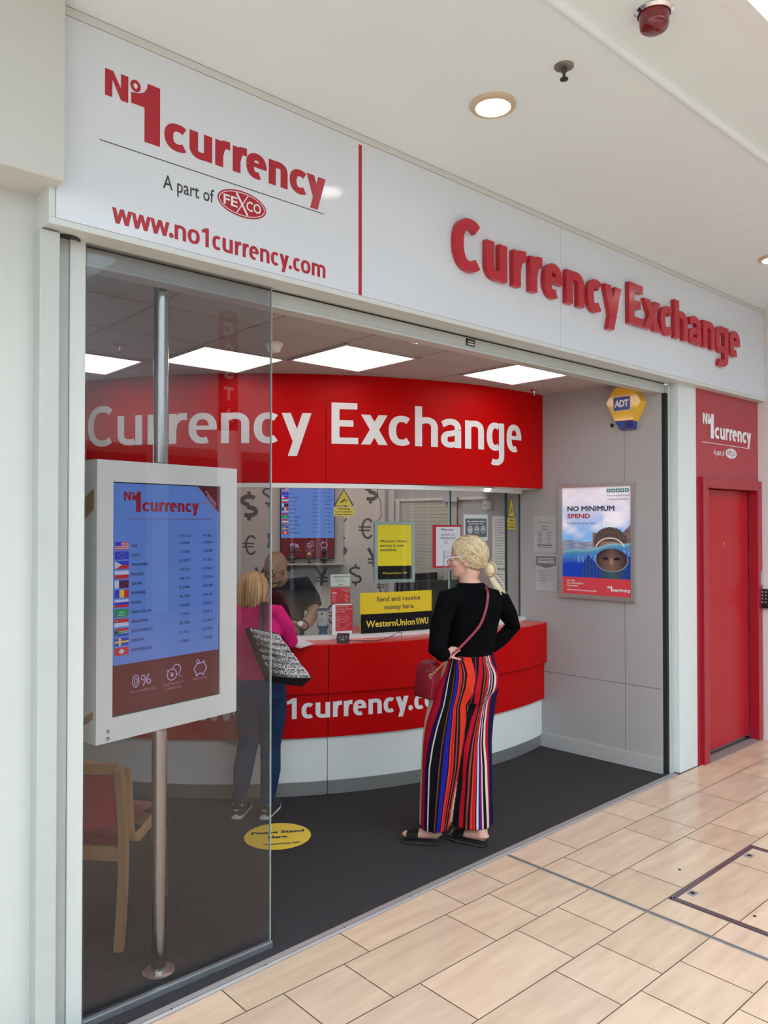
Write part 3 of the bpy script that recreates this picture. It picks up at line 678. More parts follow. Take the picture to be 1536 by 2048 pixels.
def lines(pr, x0, x1, ys, h, m, l=1, rag=.3, seed=1, n=1):
    r = random.Random(seed)
    for y in ys: pr.rect(x0, y, x1 - (x1 - x0) * rag * r.random(), y + h, m, l, n)
INKG = mat('grey print', (.16, .16, .17), .6); PINKT = mat('pale print on red', (.62, .25, .25), .6)
REDP = mat('red printed paper', (.50, .02, .03), .45)
# yellow money sign
o, pr, a, b, z0, z1 = sheet('money_transfer_sign', 'yellow and black Send and receive money here sign on glass', 'sign', YEL, 720, 1186, 863, 1262, n=14)
zm = z0 + (z1 - z0) * .50
pr.rect(a, z0, b, zm, PBLACK, 1, 12)
w = b - a; h = z1 - z0
pr.text('Send and receive', a + w * .21, a + w * .82, zm + h * .285, h * .115, VBLACK, 2, .014); pr.text('money here', a + w * .31, a + w * .72, zm + h * .09, h * .115, VBLACK, 2, .014)
YT = mat('yellow lettering', (.80, .62, .06), .4)
pr.text('WesternUnion', a + w * .07, a + w * .74, z0 + h * .19, h * .155, YT, 2, .02); pr.text('WU', a + w * .80, a + w * .94, z0 + h * .19, h * .155, YT, 2, .03)
for i in range(3): pr.line([(a + w * (.755 + i * .014), z0 + h * .345), (a + w * (.775 + i * .014), z0 + h * .19)], .004, YT, 2)
pr.done('printed_text', o)
# card notices
o, pr, a, b, z0, z1 = sheet('card_notice', 'pale green card ID notice stuck above the two red notices', 'notice', mat('pale green paper', (.50, .56, .50), .6), 661, 1149, 700, 1172)
w = b - a; h = z1 - z0; pr.text('CARD ID NOTICE', a + w * .1, a + w * .9, z1 - h * .25, h * .12, VBLACK, 2, .03)
lines(pr, a + w * .2, b - w * .2, [z0 + h * (.4 + .1 * i) for i in range(3)], h * .025, INKG); pr.rect(a + w * .4, z0 + h * .1, a + w * .5, z0 + h * .18, VBLACK, 1); pr.rect(a + w * .53, z0 + h * .08, a + w * .62, z0 + h * .2, mat('orange print', (.7, .2, .03), .5), 1); pr.done('printed_text', o)
o, pr, a, b, z0, z1 = sheet('help_notice', 'red notice on the glass between the card notice and framed notice', 'notice', REDP, 661, 1176, 700, 1206)
w = b - a; h = z1 - z0; pr.text("WE'RE HERE", a + w * .48, a + w * .95, z1 - h * .16, h * .085, PINKT, 2, .03); pr.text('TO HELP', a + w * .62, a + w * .95, z1 - h * .28, h * .085, PINKT, 2, .03)
pr.text('currency', a + w * .05, a + w * .28, z1 - h * .36, h * .09, VWHITE, 2, .04); lines(pr, a + w * .06, b - w * .08, [z0 + h * (.08 + .085 * i) for i in range(6)], h * .03, PINKT, 1, .2, 4); pr.done('printed_text', o)
RF = 2.66
o, pr, a, b, z0, z1 = sheet('framed_notice', 'red and white Paying for travel money by card notice standing on counter', 'notice', VWHITE, 664, 1209, 703, 1268, R=RF, th=.006)
w = b - a; h = z1 - z0; m_ = w * .06; pr.rect(a + m_, z0 + h * .12, b - m_, z1 - h * .03, REDP, 1, 4)
for i, s_ in enumerate(('PAYING FOR', 'TRAVEL MONEY', 'BY CARD')): pr.text(s_, a + w * .1, a + w * (.1 + (.62, .84, .48)[i]), z1 - h * (.10 + .085 * i), h * .05, PINKT, 3, .03)
lines(pr, a + w * .1, b - w * .12, [z0 + h * (.17 + .048 * i) for i in range(11)], h * .014, PINKT, 2, .35, 6); pr.done('printed_text', o)
# stickers at the top
for j, (u0, v0, u1, v1, lb) in enumerate(((667, 977, 707, 1032, 'yellow CCTV warning stickers on glass beside the blue screen'), (1014.5, 991, 1029.5, 1058, 'yellow CCTV warning stickers seen edge-on beside the grey wall'))):
    a, zt = garc(u0, v0); b, zb = garc(u1, v1); w = b - a; h = zt - zb; t = thing('cctv_sticker', lb, 'sticker', (fg(a, zb).x, fg(a, zb).y, zb)); pr = Print(arc_fn(C0, RG + .0010, 0), .0003)
    YS = mat('cctv sticker yellow', (.62, .50, .03), .4)
    tri = lambda g: [(a + w * (.5 - .5 * g), zb + h * (.38 + .05 * (1 - g))), (a + w * (.5 + .5 * g), zb + h * (.38 + .05 * (1 - g))), (a + w * .5, zb + h * (.38 + .62 * (1 - (1 - g) * .45)))]
    pr.poly(tri(1), VBLACK, 1); pr.poly(tri(.82), YS, 2)
    pr.poly([(a + w * .30, zb + h * .50), (a + w * .36, zb + h * .47), (a + w * .60, zb + h * .60), (a + w * .54, zb + h * .64)], VBLACK, 3); pr.line([(a + w * .52, zb + h * .58), (a + w * .62, zb + h * .50), (a + w * .70, zb + h * .60)], .003, VBLACK, 3)
    pr.rect(a, zb, b, zb + h * .33, YS, 1, 3)
    pr.text('Warning', a + w * .2, a + w * .8, zb + h * .23, h * .07, VBLACK, 2, .03); pr.text('CCTV cameras in', a + w * .08, a + w * .92, zb + h * .13, h * .055, VBLACK, 2, .03); pr.text('constant operation', a + w * .06, a + w * .94, zb + h * .04, h * .055, VBLACK, 2, .03); pr.done('warning_print', t)
o, pr, a, b, z0, z1 = sheet('mask_notice', 'grey Face coverings required notice on pale sheet, on glass', 'notice', mat('pale mint sheet', (.55, .62, .60), .6), 927, 1029, 975, 1081)
w = b - a; h = z1 - z0; DG = mat('slate print', (.10, .11, .125), .5); pr.rect(a + w * .05, z0 + h * .14, b - w * .06, z1 - h * .15, DG, 1, 4)
pr.text('Face coverings required.', a + w * .12, a + w * .88, z0 + h * .72, h * .055, VWHITE, 2, .02); pr.text('Please keep 6 ft apart.', a + w * .2, a + w * .8, z0 + h * .63, h * .055, VWHITE, 2, .006)
LG = mat('light grey print', (.42, .44, .44), .5)
for i in range(3):
    cx = a + w * (.24 + .27 * i); cz = z0 + h * .43; pr.ell(cx, cz, w * .105, h * .15, LG, 2); pr.ell(cx, cz + h * .03, w * .035, h * .055, DG, 3, 16); pr.ell(cx, cz + h * .01, w * .028, h * .026, VWHITE, 4, 12); pr.poly([(cx - w * .07, cz - h * .1), (cx + w * .07, cz - h * .1), (cx + w * .035, cz - h * .03), (cx - w * .035, cz - h * .03)], DG if i else LG, 3)
lines(pr, a + w * .22, b - w * .22, [z0 + h * .2, z0 + h * .235], h * .012, LG, 2); pr.done('printed_text', o)
o, pr, a, b, z0, z1 = sheet('feedback_notice', 'red-framed white Leave us feedback notice on glass by the woman', 'notice', REDV, 865, 1050, 922, 1134, th=.004)
w = b - a; h = z1 - z0; pr.rect(a + w * .07, z0 + h * .045, b - w * .07, z1 - h * .045, mat('bluish paper', (.60, .60, .66), .5), 1, 4)
pr.text('currency', a + w * .36, a + w * .68, z1 - h * .13, h * .04, VBLACK, 2, .04); pr.text('No1', a + w * .24, a + w * .36, z1 - h * .12, h * .045, VBLACK, 2, .04)
pr.text('LEAVE US', a + w * .24, a + w * .70, z1 - h * .25, h * .045, VBLACK, 2, .006); pr.text('FEEDBACK!!!', a + w * .22, a + w * .74, z1 - h * .33, h * .045, VBLACK, 2, .006)
pr.ring(a + w * .41, z1 - h * .405, w * .06, h * .035, w * .018, INKG, 2, 18, .5, 5.6); lines(pr, a + w * .5, b - w * .25, [z1 - h * .41], h * .01, INKG)
lines(pr, a + w * .14, b - w * .12, [z0 + h * k for k in (.49, .46, .37, .27, .16, .10)], h * .006, INKG, 1, .2, 3); pr.done('printed_text', o)
# narrow paper lists seen through the glass near the wall
t = thing('rate_list', 'pale sheets with ruled lines behind the glass on the side wall', 'paper', tuple(wallR(-.42, 1.3)))
pr = Print(wallR, .0004); s0 = rw_s(985, 1100)[0]; s1 = rw_s(1014, 1100)[0]
pr.rect(s0, 1.42, s1, 1.86, PAPER, 2); pr.rect(s0 + .01, 1.10, s1 - .01, 1.40, PAPER, 2)
lines(pr, s0 + .02, s1 - .02, [1.12 + .022 * i for i in range(12)] + [1.45 + .022 * i for i in range(18)], .004, INKG, 3, .35, 8); pr.done('sheet', t)

# ================================================================== THE GLASS, THE SCREEN, THE CHAIR
t = thing('shopfront_glass', 'tall clear glass pane at the left of the shop opening', 'glass pane', (1.07, 2.79, .0))
bm = BM(); box(bm, 1.067, 1.856, 2.785, 2.795, .030, 2.811); obj('pane', bm, GLASSM, t)
bm = BM(); box(bm, 1.8562, 1.8582, 2.784, 2.796, .030, 2.811); obj('polished_edge', bm, mat('polished glass edge', (.45, .52, .50), .15), t)
bm = BM(); box(bm, 1.067, 1.864, 2.776, 2.8, .0052, .034, 0, .003); obj('floor_rail', bm, mat('galvanised rail', (.42, .46, .50), .35, metal=.8, noise=.15, scale=15), t)

DA = math.radians(9.77); DE = Vector((math.cos(DA), math.sin(DA), 0)); DN = Vector((math.sin(DA), -math.cos(DA), 0)); DO = Vector((1.138, 2.862, 0))
def dsp(x, z, t=0.): return DO + DE * x + ZZ * z + DN * t
PX, PY = 1.428, 2.940
t = thing('display_totem', 'white framed rate screen on a steel floor pole behind the glass', 'display screen', (PX, PY, 0.005))
bm = BM(); tube(bm, [(PX, PY, .010), (PX, PY, .972)], .030, 32); obj('lower_pole', bm, STEELP, t, 40)
bm = BM(); tube(bm, [(PX, PY, 2.042), (PX, PY, 2.834)], .030, 32); obj('upper_pole', bm, STEELP, t, 40)
bm = BM(); lathe(bm, (PX, PY, .0055), [(.062, 0), (.062, .004), (.058, .007), (.033, .008), (.031, .012)], 40); fl = obj('base_flange', bm, mat('pinkish steel flange', (.55, .45, .42), .3, metal=.8), t, 40)
for k in range(4): bm = BM(); lathe(bm, (PX + .047 * math.cos(.8 + k * PI / 2), PY + .047 * math.sin(.8 + k * PI / 2), .0125), [(.006, 0), (.006, .001), (.001, .002)], 10); obj('screw', bm, CHROME, fl)
W_, ZB_, ZT_ = .676, .976, 2.038; sx0, sx1, sz0, sz1 = .068, .586, 1.065, 1.957
HOUS = mat('white display housing', (.84, .88, .85), .35, noise=.02)
bm = BM()
o_ = lambda x, z, t_: dsp(x, z, t_)
prism(bm, [(0, ZB_), (W_, ZB_), (W_, ZT_), (0, ZT_)], o_, -.13, -.012)
for a in (((0, ZB_), (W_, ZB_), (W_, sz0), (0, sz0)), ((0, sz1), (W_, sz1), (W_, ZT_), (0, ZT_)), ((0, sz0), (sx0, sz0), (sx0, sz1), (0, sz1)), ((sx1, sz0), (W_, sz0), (W_, sz1), (sx1, sz1))): prism(bm, a, o_, -.012, 0)
obj('housing', bm, HOUS, t)
bm = BM()
for z in (1.018, .992): lathe(bm, dsp(.048, z, 0), [(.0085, 0), (.0085, .002), (.006, .003), (.001, .003)], 16, axis=DN)
obj('lock_barrel', bm, CHROME, t)
tp = mat('brown tape', (.42, .30, .13), .5)
for z0_, z1_ in ((1.80, 1.93), (1.02, 1.10)):
    bm = BM(); f = bm.faces.new([bm.verts.new(DO - DN * y_ + ZZ * z_ - DE * .0012) for y_, z_ in ((.02, z0_ + .05), (.11, z0_), (.11, z1_ - .05), (.02, z1_))])
    obj('tape_patch', bm, tp, t)
SE = .42
def em(name, c, e=SE): return mat(name, c, .25, noise=0, emit=e)
def screen_content(fn, W, H, parent, dim=1., small=False, name='screen'):
    """the exchange-rate page; fn(x, y) with x in 0..W and y measured up from the bottom"""
    pr = Print(fn, .0003)
    tg = '' if dim == 1 else ' bright'
    BL = em('screen blue' + tg, (.085, .18, .50), SE * dim); RD = em('screen dark red' + tg, (.085, .003, .008), .45 * dim); DT = em('screen dark text' + tg, (.02, .03, .10), .1)
    RL = em('screen logo red' + tg, (.20, .005, .02), .45 * dim); LI = em('screen pale icon' + tg, (.45, .35, .62), .5 * dim); PT = em('screen dim text' + tg, (.30, .12, .20), .4 * dim)
    X = lambda s: s * W; Y = lambda q: H * (1 - q)
    pr.rect(0, 0, W, H, BL, 1); pr.rect(0, 0, W, Y(.786), RD, 2)
    pr.poly([(X(.78), Y(0)), (W, Y(0)), (W, Y(.125))], RD, 2)
    if not small:
        for i in range(3):
            pr.line([(X(.86 + .035 * (i % 2) - .02 * i), Y(.02 + .022 * i)), (X(.97 - .005 * i), Y(.082 + .012 * i))], W * .012, PT, 3)
    logo1(pr, X(.09), Y(.122), W * .70, RL, 3)
    pr.line([(X(.10), Y(.155)), (X(.92), Y(.155))], W * .003, RL, 3)
    ch = H * .0125
    pr.text('We Sell', X(.60), X(.71), Y(.238), ch, DT, 3, .008); pr.text('We Buy', X(.83), X(.93), Y(.238), ch, DT, 3, .008)
    rows = [('USA', '1.3450', '1.5062'), ('EURO', '1.1320', '1.2700'), ('PHILIPPINES', '62.839', '77.262'), ('POLAND', '4.9316', '5.7601'), ('QATAR', '4.8114', '5.8143'), ('ROMANIA', '5.2908', '6.8148'), ('RUSSIA', '92.538', '116.44'),
            ('SAUDI ARABIA', '4.9459', '5.9611'), ('SINGAPORE', '1.7572', '2.0415'), ('SOUTH AFRICA', '18.738', '21.696'), ('SWEDEN', '11.421', '12.959'), ('SWITZERLAND', '1.2366', '1.3995')]
    c = lambda n_, q: em('flag ' + n_ + tg, q, .35 * dim)
    fR, fB, fW, fY, fG, fN, fM = c('red', (.40, .02, .03)), c('blue', (.03, .04, .42)), c('white', (.42, .48, .66)), c('yellow', (.55, .42, .05)), c('green', (.02, .22, .10)), c('black', (.02, .02, .03)), c('maroon', (.06, .01, .04))
    x0, x1 = X(.015), X(.135); w = x1 - x0; h = H * .034
    for i, (n_, a, b) in enumerate(rows):
        yc = Y(.272 + .0415 * i); y0 = yc - h / 2; y1 = yc + h / 2; R = lambda p, q, r, s_, m, l=4: pr.rect(x0 + w * p, y0 + h * q, x0 + w * r, y0 + h * s_, m, l)
        if n_ == 'USA':
            R(0, 0, 1, 1, fW, 3)
            for k in range(5): R(0, k * .22, 1, k * .22 + .11, fR)
            R(0, .5, .45, 1, fB, 5)
        elif n_ == 'EURO':
            R(0, 0, 1, 1, fB, 3)
            for k in range(12): pr.ell(x0 + w * (.5 + .22 * math.cos(k * PI / 6)), yc + h * .32 * math.sin(k * PI / 6), w * .018, w * .018, fY, 4, 6)
        elif n_ == 'PHILIPPINES':
            R(0, .5, 1, 1, fB, 3); R(0, 0, 1, .5, fR, 3); pr.poly([(x0, y0), (x0 + w * .5, yc), (x0, y1)], fW, 4); pr.ell(x0 + w * .17, yc, w * .07, w * .07, fY, 5, 10)
        elif n_ == 'POLAND': R(0, .5, 1, 1, fW, 3); R(0, 0, 1, .5, fR, 3)
        elif n_ == 'QATAR': R(0, 0, .3, 1, fW, 3); R(.3, 0, 1, 1, fM, 3)
        elif n_ == 'ROMANIA': R(0, 0, .34, 1, fB, 3); R(.34, 0, .67, 1, fY, 3); R(.67, 0, 1, 1, fR, 3)
        elif n_ == 'RUSSIA': R(0, .67, 1, 1, fW, 3); R(0, .33, 1, .67, fB, 3); R(0, 0, 1, .33, fR, 3)
        elif n_ == 'SAUDI ARABIA': R(0, 0, 1, 1, fG, 3); R(.25, .2, .75, .26, fW); R(.3, .45, .7, .7, c('pale green', (.10, .40, .26)))
        elif n_ == 'SINGAPORE': R(0, .5, 1, 1, fR, 3); R(0, 0, 1, .5, fW, 3); pr.ring(x0 + w * .2, y0 + h * .75, w * .07, w * .07, w * .03, fW, 4, 10, 1.6, 4.7)
        elif n_ == 'SOUTH AFRICA':
            R(0, .5, 1, 1, fR, 3); R(0, 0, 1, .5, fB, 3); R(.35, .36, 1, .64, fW); R(.3, .42, 1, .58, fG, 5); pr.poly([(x0, y0), (x0 + w * .42, yc), (x0, y1)], fG, 6); pr.poly([(x0, y0 + h * .2), (x0 + w * .27, yc), (x0, y1 - h * .2)], fN, 7)
        elif n_ == 'SWEDEN': R(0, 0, 1, 1, fB, 3); R(0, .4, 1, .6, fY); R(.3, 0, .45, 1, fY)
        else: R(0, 0, 1, 1, fR, 3); R(.42, .2, .58, .8, fW); R(.3, .4, .7, .6, fW, 5)
        pr.text(n_, X(.16), .92, yc - ch * .55, ch, DT, 3, .024, align='left')
        pr.text(a, X(.60), X(.60 + .0165 * len(a)), yc + ch * .1, ch, DT, 3, .02); pr.text(b, X(.835), X(.835 + .0165 * len(b)), yc + ch * .1, ch, DT, 3, .02)
    # icons
    for q in (0, 1):
        pr.ring(X(.20) + q * 0, Y(.868), X(.032) + 0, H * .028, X(.007), LI, 3, 20); pr.ring(X(.20), Y(.868), X(.016), H * .016, X(.006), LI, 3, 16)
    pr.ring(X(.265), Y(.858), X(.020), H * .012, X(.006), LI, 3, 14); pr.ring(X(.315), Y(.878), X(.020), H * .012, X(.006), LI, 3, 14); pr.line([(X(.265), Y(.893)), (X(.315), Y(.845))], X(.008), LI, 3)
    pr.ring(X(.53), Y(.868), X(.048), H * .027, X(.006), LI, 3, 22); pr.ring(X(.575), Y(.848), X(.042), H * .025, X(.006), LI, 3, 22, -1.4, 3.0); pr.text('$', X(.513), X(.547), Y(.876), H * .017, LI, 4, .01)
    pr.text('<', X(.475), X(.495), Y(.852), H * .010, LI, 4, .01); pr.text('>', X(.60), X(.62), Y(.885), H * .010, LI, 4, .01)
    pg = [(.745, .862), (.77, .842), (.80, .836), (.83, .838), (.85, .828), (.855, .845), (.868, .856), (.875, .868), (.855, .878), (.845, .895), (.83, .895), (.825, .886), (.79, .886), (.785, .895), (.77, .895), (.765, .88)]
    P = [(X(a), Y(b)) for a, b in pg]; pr.line(P + [P[0]], X(.007), LI, 3); pr.ring(X(.785), Y(.828), X(.016), H * .010, X(.005), LI, 3, 12)
    pr.text('0% COMMISSION', X(.15), X(.37), Y(.918), ch * .85, PT, 3, .004); pr.text('WIDE RANGE OF', X(.44), X(.64), Y(.915), ch * .85, PT, 3, .004); pr.text('CURRENCIES', X(.46), X(.62), Y(.935), ch * .85, PT, 3, .004); pr.text('GREAT RATES', X(.73), X(.88), Y(.915), ch * .85, PT, 3, .004)
    return pr.done(name, parent)
bm = BM(); prism(bm, [(sx0, sz0), (sx1, sz0), (sx1, sz1), (sx0, sz1)], o_, -.0118, -.008); obj('screen_bezel', bm, BLACK, t)
screen_content(lambda x, y, q=0.: dsp(sx0 + .004 + x, sz0 + .004 + y, -.008 + q), sx1 - sx0 - .008, sz1 - sz0 - .008, t)

# wooden chair with red seat, seen from behind its right rear leg
CO = Vector((1.403, 3.203, .005)); CF = Vector((.745, .667, 0)); CLf = Vector((-.667, .745, 0))
def chp(x, y, z): return CO + CF * x + CLf * y + ZZ * z
t = thing('waiting_chair', 'bent wood chair with dark red seat and back beside the glass', 'chair', tuple(CO))
WOOD = mat('beech plywood', (.52, .30, .135), .4, noise=.12, scale=12, stretch=(1, 1, .12)); WOODE = mat('pale plywood edge', (.60, .42, .24), .45)
RFAB = mat('dark red wool fabric', (.42, .014, .045), .9, noise=.10, scale=240, bump=.2, sheen=.3)
def strip(name, pts, wd, th, yc, m=WOOD):
    """bent laminate: profile in the x-z plane, wide across y"""
    bm = BM(); R = []
    for i, (x, z) in enumerate(pts):
        a = pts[max(0, i - 1)]; b = pts[min(len(pts) - 1, i + 1)]; d = math.hypot(b[0] - a[0], b[1] - a[1]); nx, nz = -(b[1] - a[1]) / d, (b[0] - a[0]) / d
        R.append([bm.verts.new(chp(x + nx * s * th / 2, yc + q * wd / 2, z + nz * s * th / 2)) for s, q in ((-1, -1), (1, -1), (1, 1), (-1, 1))])
    loft(bm, R); return obj(name, bm, m, t, 30)
rear = [(-.035, 0), (-.012, .12), (.004, .26), (.010, .38), (.004, .50), (-.012, .62), (-.035, .735), (-.048, .765)]
for y in (.012, .488): strip('rear_leg', rear, .034, .034, y)
front = [(.435, 0), (.432, .15), (.430, .30), (.424, .40), (.405, .428), (.36, .430)]
for y in (.012, .488): strip('front_leg', front, .034, .030, y)
side = [(-.022, .752), (-.002, .735), (.012, .66), (.022, .56), (.034, .48), (.055, .435), (.095, .420), (.16, .425), (.30, .440), (.40, .440)]
for y in (-.006, .506): strip('side_rail', side, .030, .022, y)
bm = BM(); R = []
for i in range(13):
    y = .03 + .44 * i / 12; bow = -.05 * (1 - ((y - .25) / .22) ** 2)
    R.append([bm.verts.new(chp(x_ + bow, y, z_)) for x_, z_ in ((.004, .505), (-.008, .60), (-.026, .735 + .012 * (1 - ((y - .25) / .22) ** 2)), (-.002, .728), (.030, .60), (.032, .505))])
loft(bm, R); obj('back_pad', bm, RFAB, t, 60)
bm = BM(); R = []
for i in range(13):
    y = .03 + .44 * i / 12; q = 1 - ((y - .25) / .22) ** 2; bow = -.05 * q
    R.append([bm.verts.new(chp(x_ + bow, y, z_)) for x_, z_ in ((-.030, .738 + .012 * q), (-.034, .775 + .022 * q), (-.014, .778 + .022 * q), (-.006, .735 + .012 * q))])
loft(bm, R); obj('top_rail', bm, WOOD, t, 60)
bm = BM(); R = []
for x_, z_, q in ((.02, .415, .95), (.03, .450, .99), (.12, .462, 1), (.30, .468, 1), (.43, .455, .99), (.45, .430, .95), (.44, .405, .93)):
    R.append([bm.verts.new(chp(x_, .25 + (y - .25) * q * .96, z_ + (.006 if abs(y - .25) < .2 else 0))) for y in (.03, .10, .25, .40, .47)])
loft(bm, R, closed=False); bmesh.ops.solidify(bm, geom=bm.faces[:], thickness=.03); obj('seat', bm, RFAB, t, 60)
bm = BM()
for a, b in (((.01, .03), (.47, .03)),): obox(bm, chp(.012, .25, .385), CLf, CF, ZZ, .225, .011, .028)
obox(bm, chp(.41, .25, .385), CLf, CF, ZZ, .225, .011, .026); obj('seat_frame', bm, WOOD, t)

# ================================================================== RED DOOR
t = thing('door_1', 'red door with dark red frame right of the white pillar', 'door', (6.17, 2.76, 0)); t['kind'] = 'structure'
bm = BM(); ox0, ox1, oz = 5.652, 6.690, 2.146; ix0, ix1, iz = 5.735, 6.610, 2.066; yf, yb = 2.722, 2.80
for a in ((ox0, ix0, 0, oz), (ix1, ox1, 0, oz), (ix0, ix1, iz, oz)):
    box(bm, a[0], a[1], yf, yb, a[2], a[3], 0, .003)
box(bm, ox0 - .045, ox0, 2.745, 2.757, 0, 2.12)
obj('frame', bm, REDF, t)
bm = BM(); box(bm, ix0 + .001, ix1 - .001, 2.806, 2.85, .040, iz - .004, 0, .002); lf = obj('leaf', bm, REDD, t)
bm = BM(); box(bm, ix0, ix1, 2.782, 2.806, .0, iz, 0); 
bm.free()
bm = BM(); p = aty(1446, 1087, 2.806); lathe(bm, p, [(.013, 0), (.013, .004), (.007, .006), (.001, .004)], 20, axis=(0, -1, 0)); obj('peephole', bm, mat('brass peephole', (.6, .45, .2), .2, metal=1), lf, 40)
bm = BM(); box(bm, ix0, ix1, 2.715, 2.80, .001, .009); box(bm, ix0, ix1, 2.84, 2.86, .002, .04); obj('threshold', bm, ALU, t)
bm = BM(); box(bm, ix0, ix1, 2.852, 2.858, .0, .045); obj('dark_gap', bm, DARK, t)
bm = BM(); box(bm, 6.652, 6.684, 2.7185, 2.7215, 1.29, 1.40); k = obj('name_plate', bm, PALU, t)
t = thing('keypad_lock', 'black keypad on the pale column right of the red door', 'keypad', (6.697, 2.66, 1.08))
q = atpl(1530, 1198, (6.697, 0, 0), Vector((1, 0, 0)))
bm = BM(); box(bm, 6.660, 6.6965, q.y - .06, q.y + .05, q.z - .075, q.z + .085, 0, .010); kb = obj('casing', bm, BLACK, t, 40)
bm = BM()
for i in range(3):
    for j in range(4): box(bm, 6.6585, 6.660, q.y + .025 - i * .026, q.y + .037 - i * .026, q.z + .055 - j * .028, q.z + .067 - j * .028)
obj('buttons', bm, mat('grey key legend', (.35, .35, .36), .4), t)
t = thing('door_sign', 'white logo lettering on the red panel above the red door', 'sign', (6.1, 2.754, 2.3))
pr = Print(plane_fn((0, 2.755, 0), (1, 0, 0), (0, 0, 1), (0, -1, 0)))
logo1(pr, 5.711, 2.454, .850, VWHITE); pr.line([(5.692, 2.413), (6.545, 2.413)], .004, VWHITE, 1); pr.text('A part of', 5.887, 6.072, 2.326, .046, VWHITE, 2, .008)
pr.ell(6.190, 2.352, .098, .040, VWHITE, 1, 40); fexco(pr, 6.190, 2.352, .84, REDF); pr.done('lettering', t)

# ================================================================== LOBBY WALL
def rw_st(u, v, tt): P0 = wallR(0, 0, tt); p = atpl(u, v, P0, wn_); return (p - P0).dot(we), p.z
t = thing('alarm_box', 'yellow hexagonal alarm box with blue lens high on the grey wall', 'alarm box', tuple(wallR(.8, 2.4)))
fr = [rw_st(1180 + a / 4.315, 740 + b / 4.315, .085) for a, b in ((140, 290), (210, 158), (365, 137), (435, 265), (365, 430), (215, 442))]
cx_ = sum(a for a, b in fr) / 6; cz_ = sum(b for a, b in fr) / 6
YB = mat('alarm yellow plastic', (.85, .47, .015), .12, coat=.4, noise=.02); BB = mat('alarm blue lens', (.01, .05, .28), .08, coat=.6)
bm = BM(); a_ = [bm.verts.new(wallR(s_, z_, .085)) for s_, z_ in fr]; b_ = [bm.verts.new(wallR(cx_ + (s_ - cx_) * 1.06, cz_ + (z_ - cz_) * 1.05, .001)) for s_, z_ in fr]
bm.faces.new(a_); 
for i in range(6): bm.faces.new((a_[i], b_[i], b_[(i + 1) % 6], a_[(i + 1) % 6]))
bmesh.ops.recalc_face_normals(bm, faces=bm.faces[:]); obj('yellow_cover', bm, YB, t)
bm = BM(); e = fr[4]; g = fr[5]; dz = .055
P_ = [wallR(g[0], g[1] - .001, .085), wallR(e[0], e[1] - .001, .085), wallR(e[0] - .012, e[1] - dz, .045), wallR(g[0] + .012, g[1] - dz, .045), wallR(g[0], g[1] - .004, .001), wallR(e[0], e[1] - .004, .001), wallR(e[0] - .012, e[1] - dz - .01, .001), wallR(g[0] + .012, g[1] - dz - .01, .001)]
V_ = [bm.verts.new(p) for p in P_]
for q in ((0, 1, 2, 3), (3, 2, 6, 7), (0, 3, 7, 4), (1, 5, 6, 2), (4, 5, 1, 0)): bm.faces.new([V_[i] for i in q])
bmesh.ops.recalc_face_normals(bm, faces=bm.faces[:]); obj('blue_lens', bm, BB, t)
pr = Print(lambda x, y, q=0.: wallR(x, y, .0855 + q), .0004)
L0 = rw_st(1180 + 200 / 4.315, 740 + 360 / 4.315, .085); L1 = rw_st(1180 + 350 / 4.315, 740 + 218 / 4.315, .085)
w = L1[0] - L0[0]; h = L1[1] - L0[1]
pr.rect(L0[0], L0[1], L1[0], L1[1], VWHITE, 1); pr.rect(L0[0] + w * .03, L0[1] + h * .03, L1[0] - w * .03, L1[1] - h * .03, mat('alarm logo blue', (.012, .02, .22), .3), 2)
pr.text('ADT', L0[0] + w * .08, L0[0] + w * .90, L0[1] + h * .26, h * .50, VWHITE, 4, .045, spacing=.9); pr.done('logo', t)
s_, z_ = rw_s(1224, 851); bm = BM(); lathe(bm, wallR(s_, z_, .0008), [(.016, 0), (.014, .0005), (.001, .0006)], 16, axis=wn_); tag(obj('cable_hole', bm, DARK), 'small dark drilled hole in the grey wall below the alarm box', 'hole')
# light poster
t = thing('light_poster', 'framed No minimum spend poster of a snorkeller on the grey wall', 'poster', tuple(wallR(.5, 1.215)))
A0 = rw_s(1121, 970)[0]; A1 = rw_s(1272, 963)[0]; B0, B1 = 1.218, 2.104; fw = .030
bm = BM()
for a in ((A0, A1, B0, B0 + fw), (A0, A1, B1 - fw, B1), (A0, A0 + fw, B0 + fw, B1 - fw), (A1 - fw, A1, B0 + fw, B1 - fw)): prism(bm, [(a[0], a[2]), (a[1], a[2]), (a[1], a[3]), (a[0], a[3])], wallR, .001, .030)
prism(bm, [(A0 + .01, B0 + .01), (A1 - .01, B0 + .01), (A1 - .01, B1 - .01), (A0 + .01, B1 - .01)], wallR, .001, .018)
obj('frame', bm, PALU, t)
def nz2(x, y, s=1, k=0): return (math.sin(x * 7.1 * s + k) + math.sin(y * 9.3 * s + 1.7 * k + 2 * math.sin(x * 4.3 * s)) + math.sin((x + y) * 13.7 * s + k * 2.3) * .6 + math.sin((x - y * 1.3) * 23 * s + k) * .35) / 2.95
def mixc(a, b, t): t = max(0, min(1, t)); return tuple(p + (q - p) * t for p, q in zip(a, b))
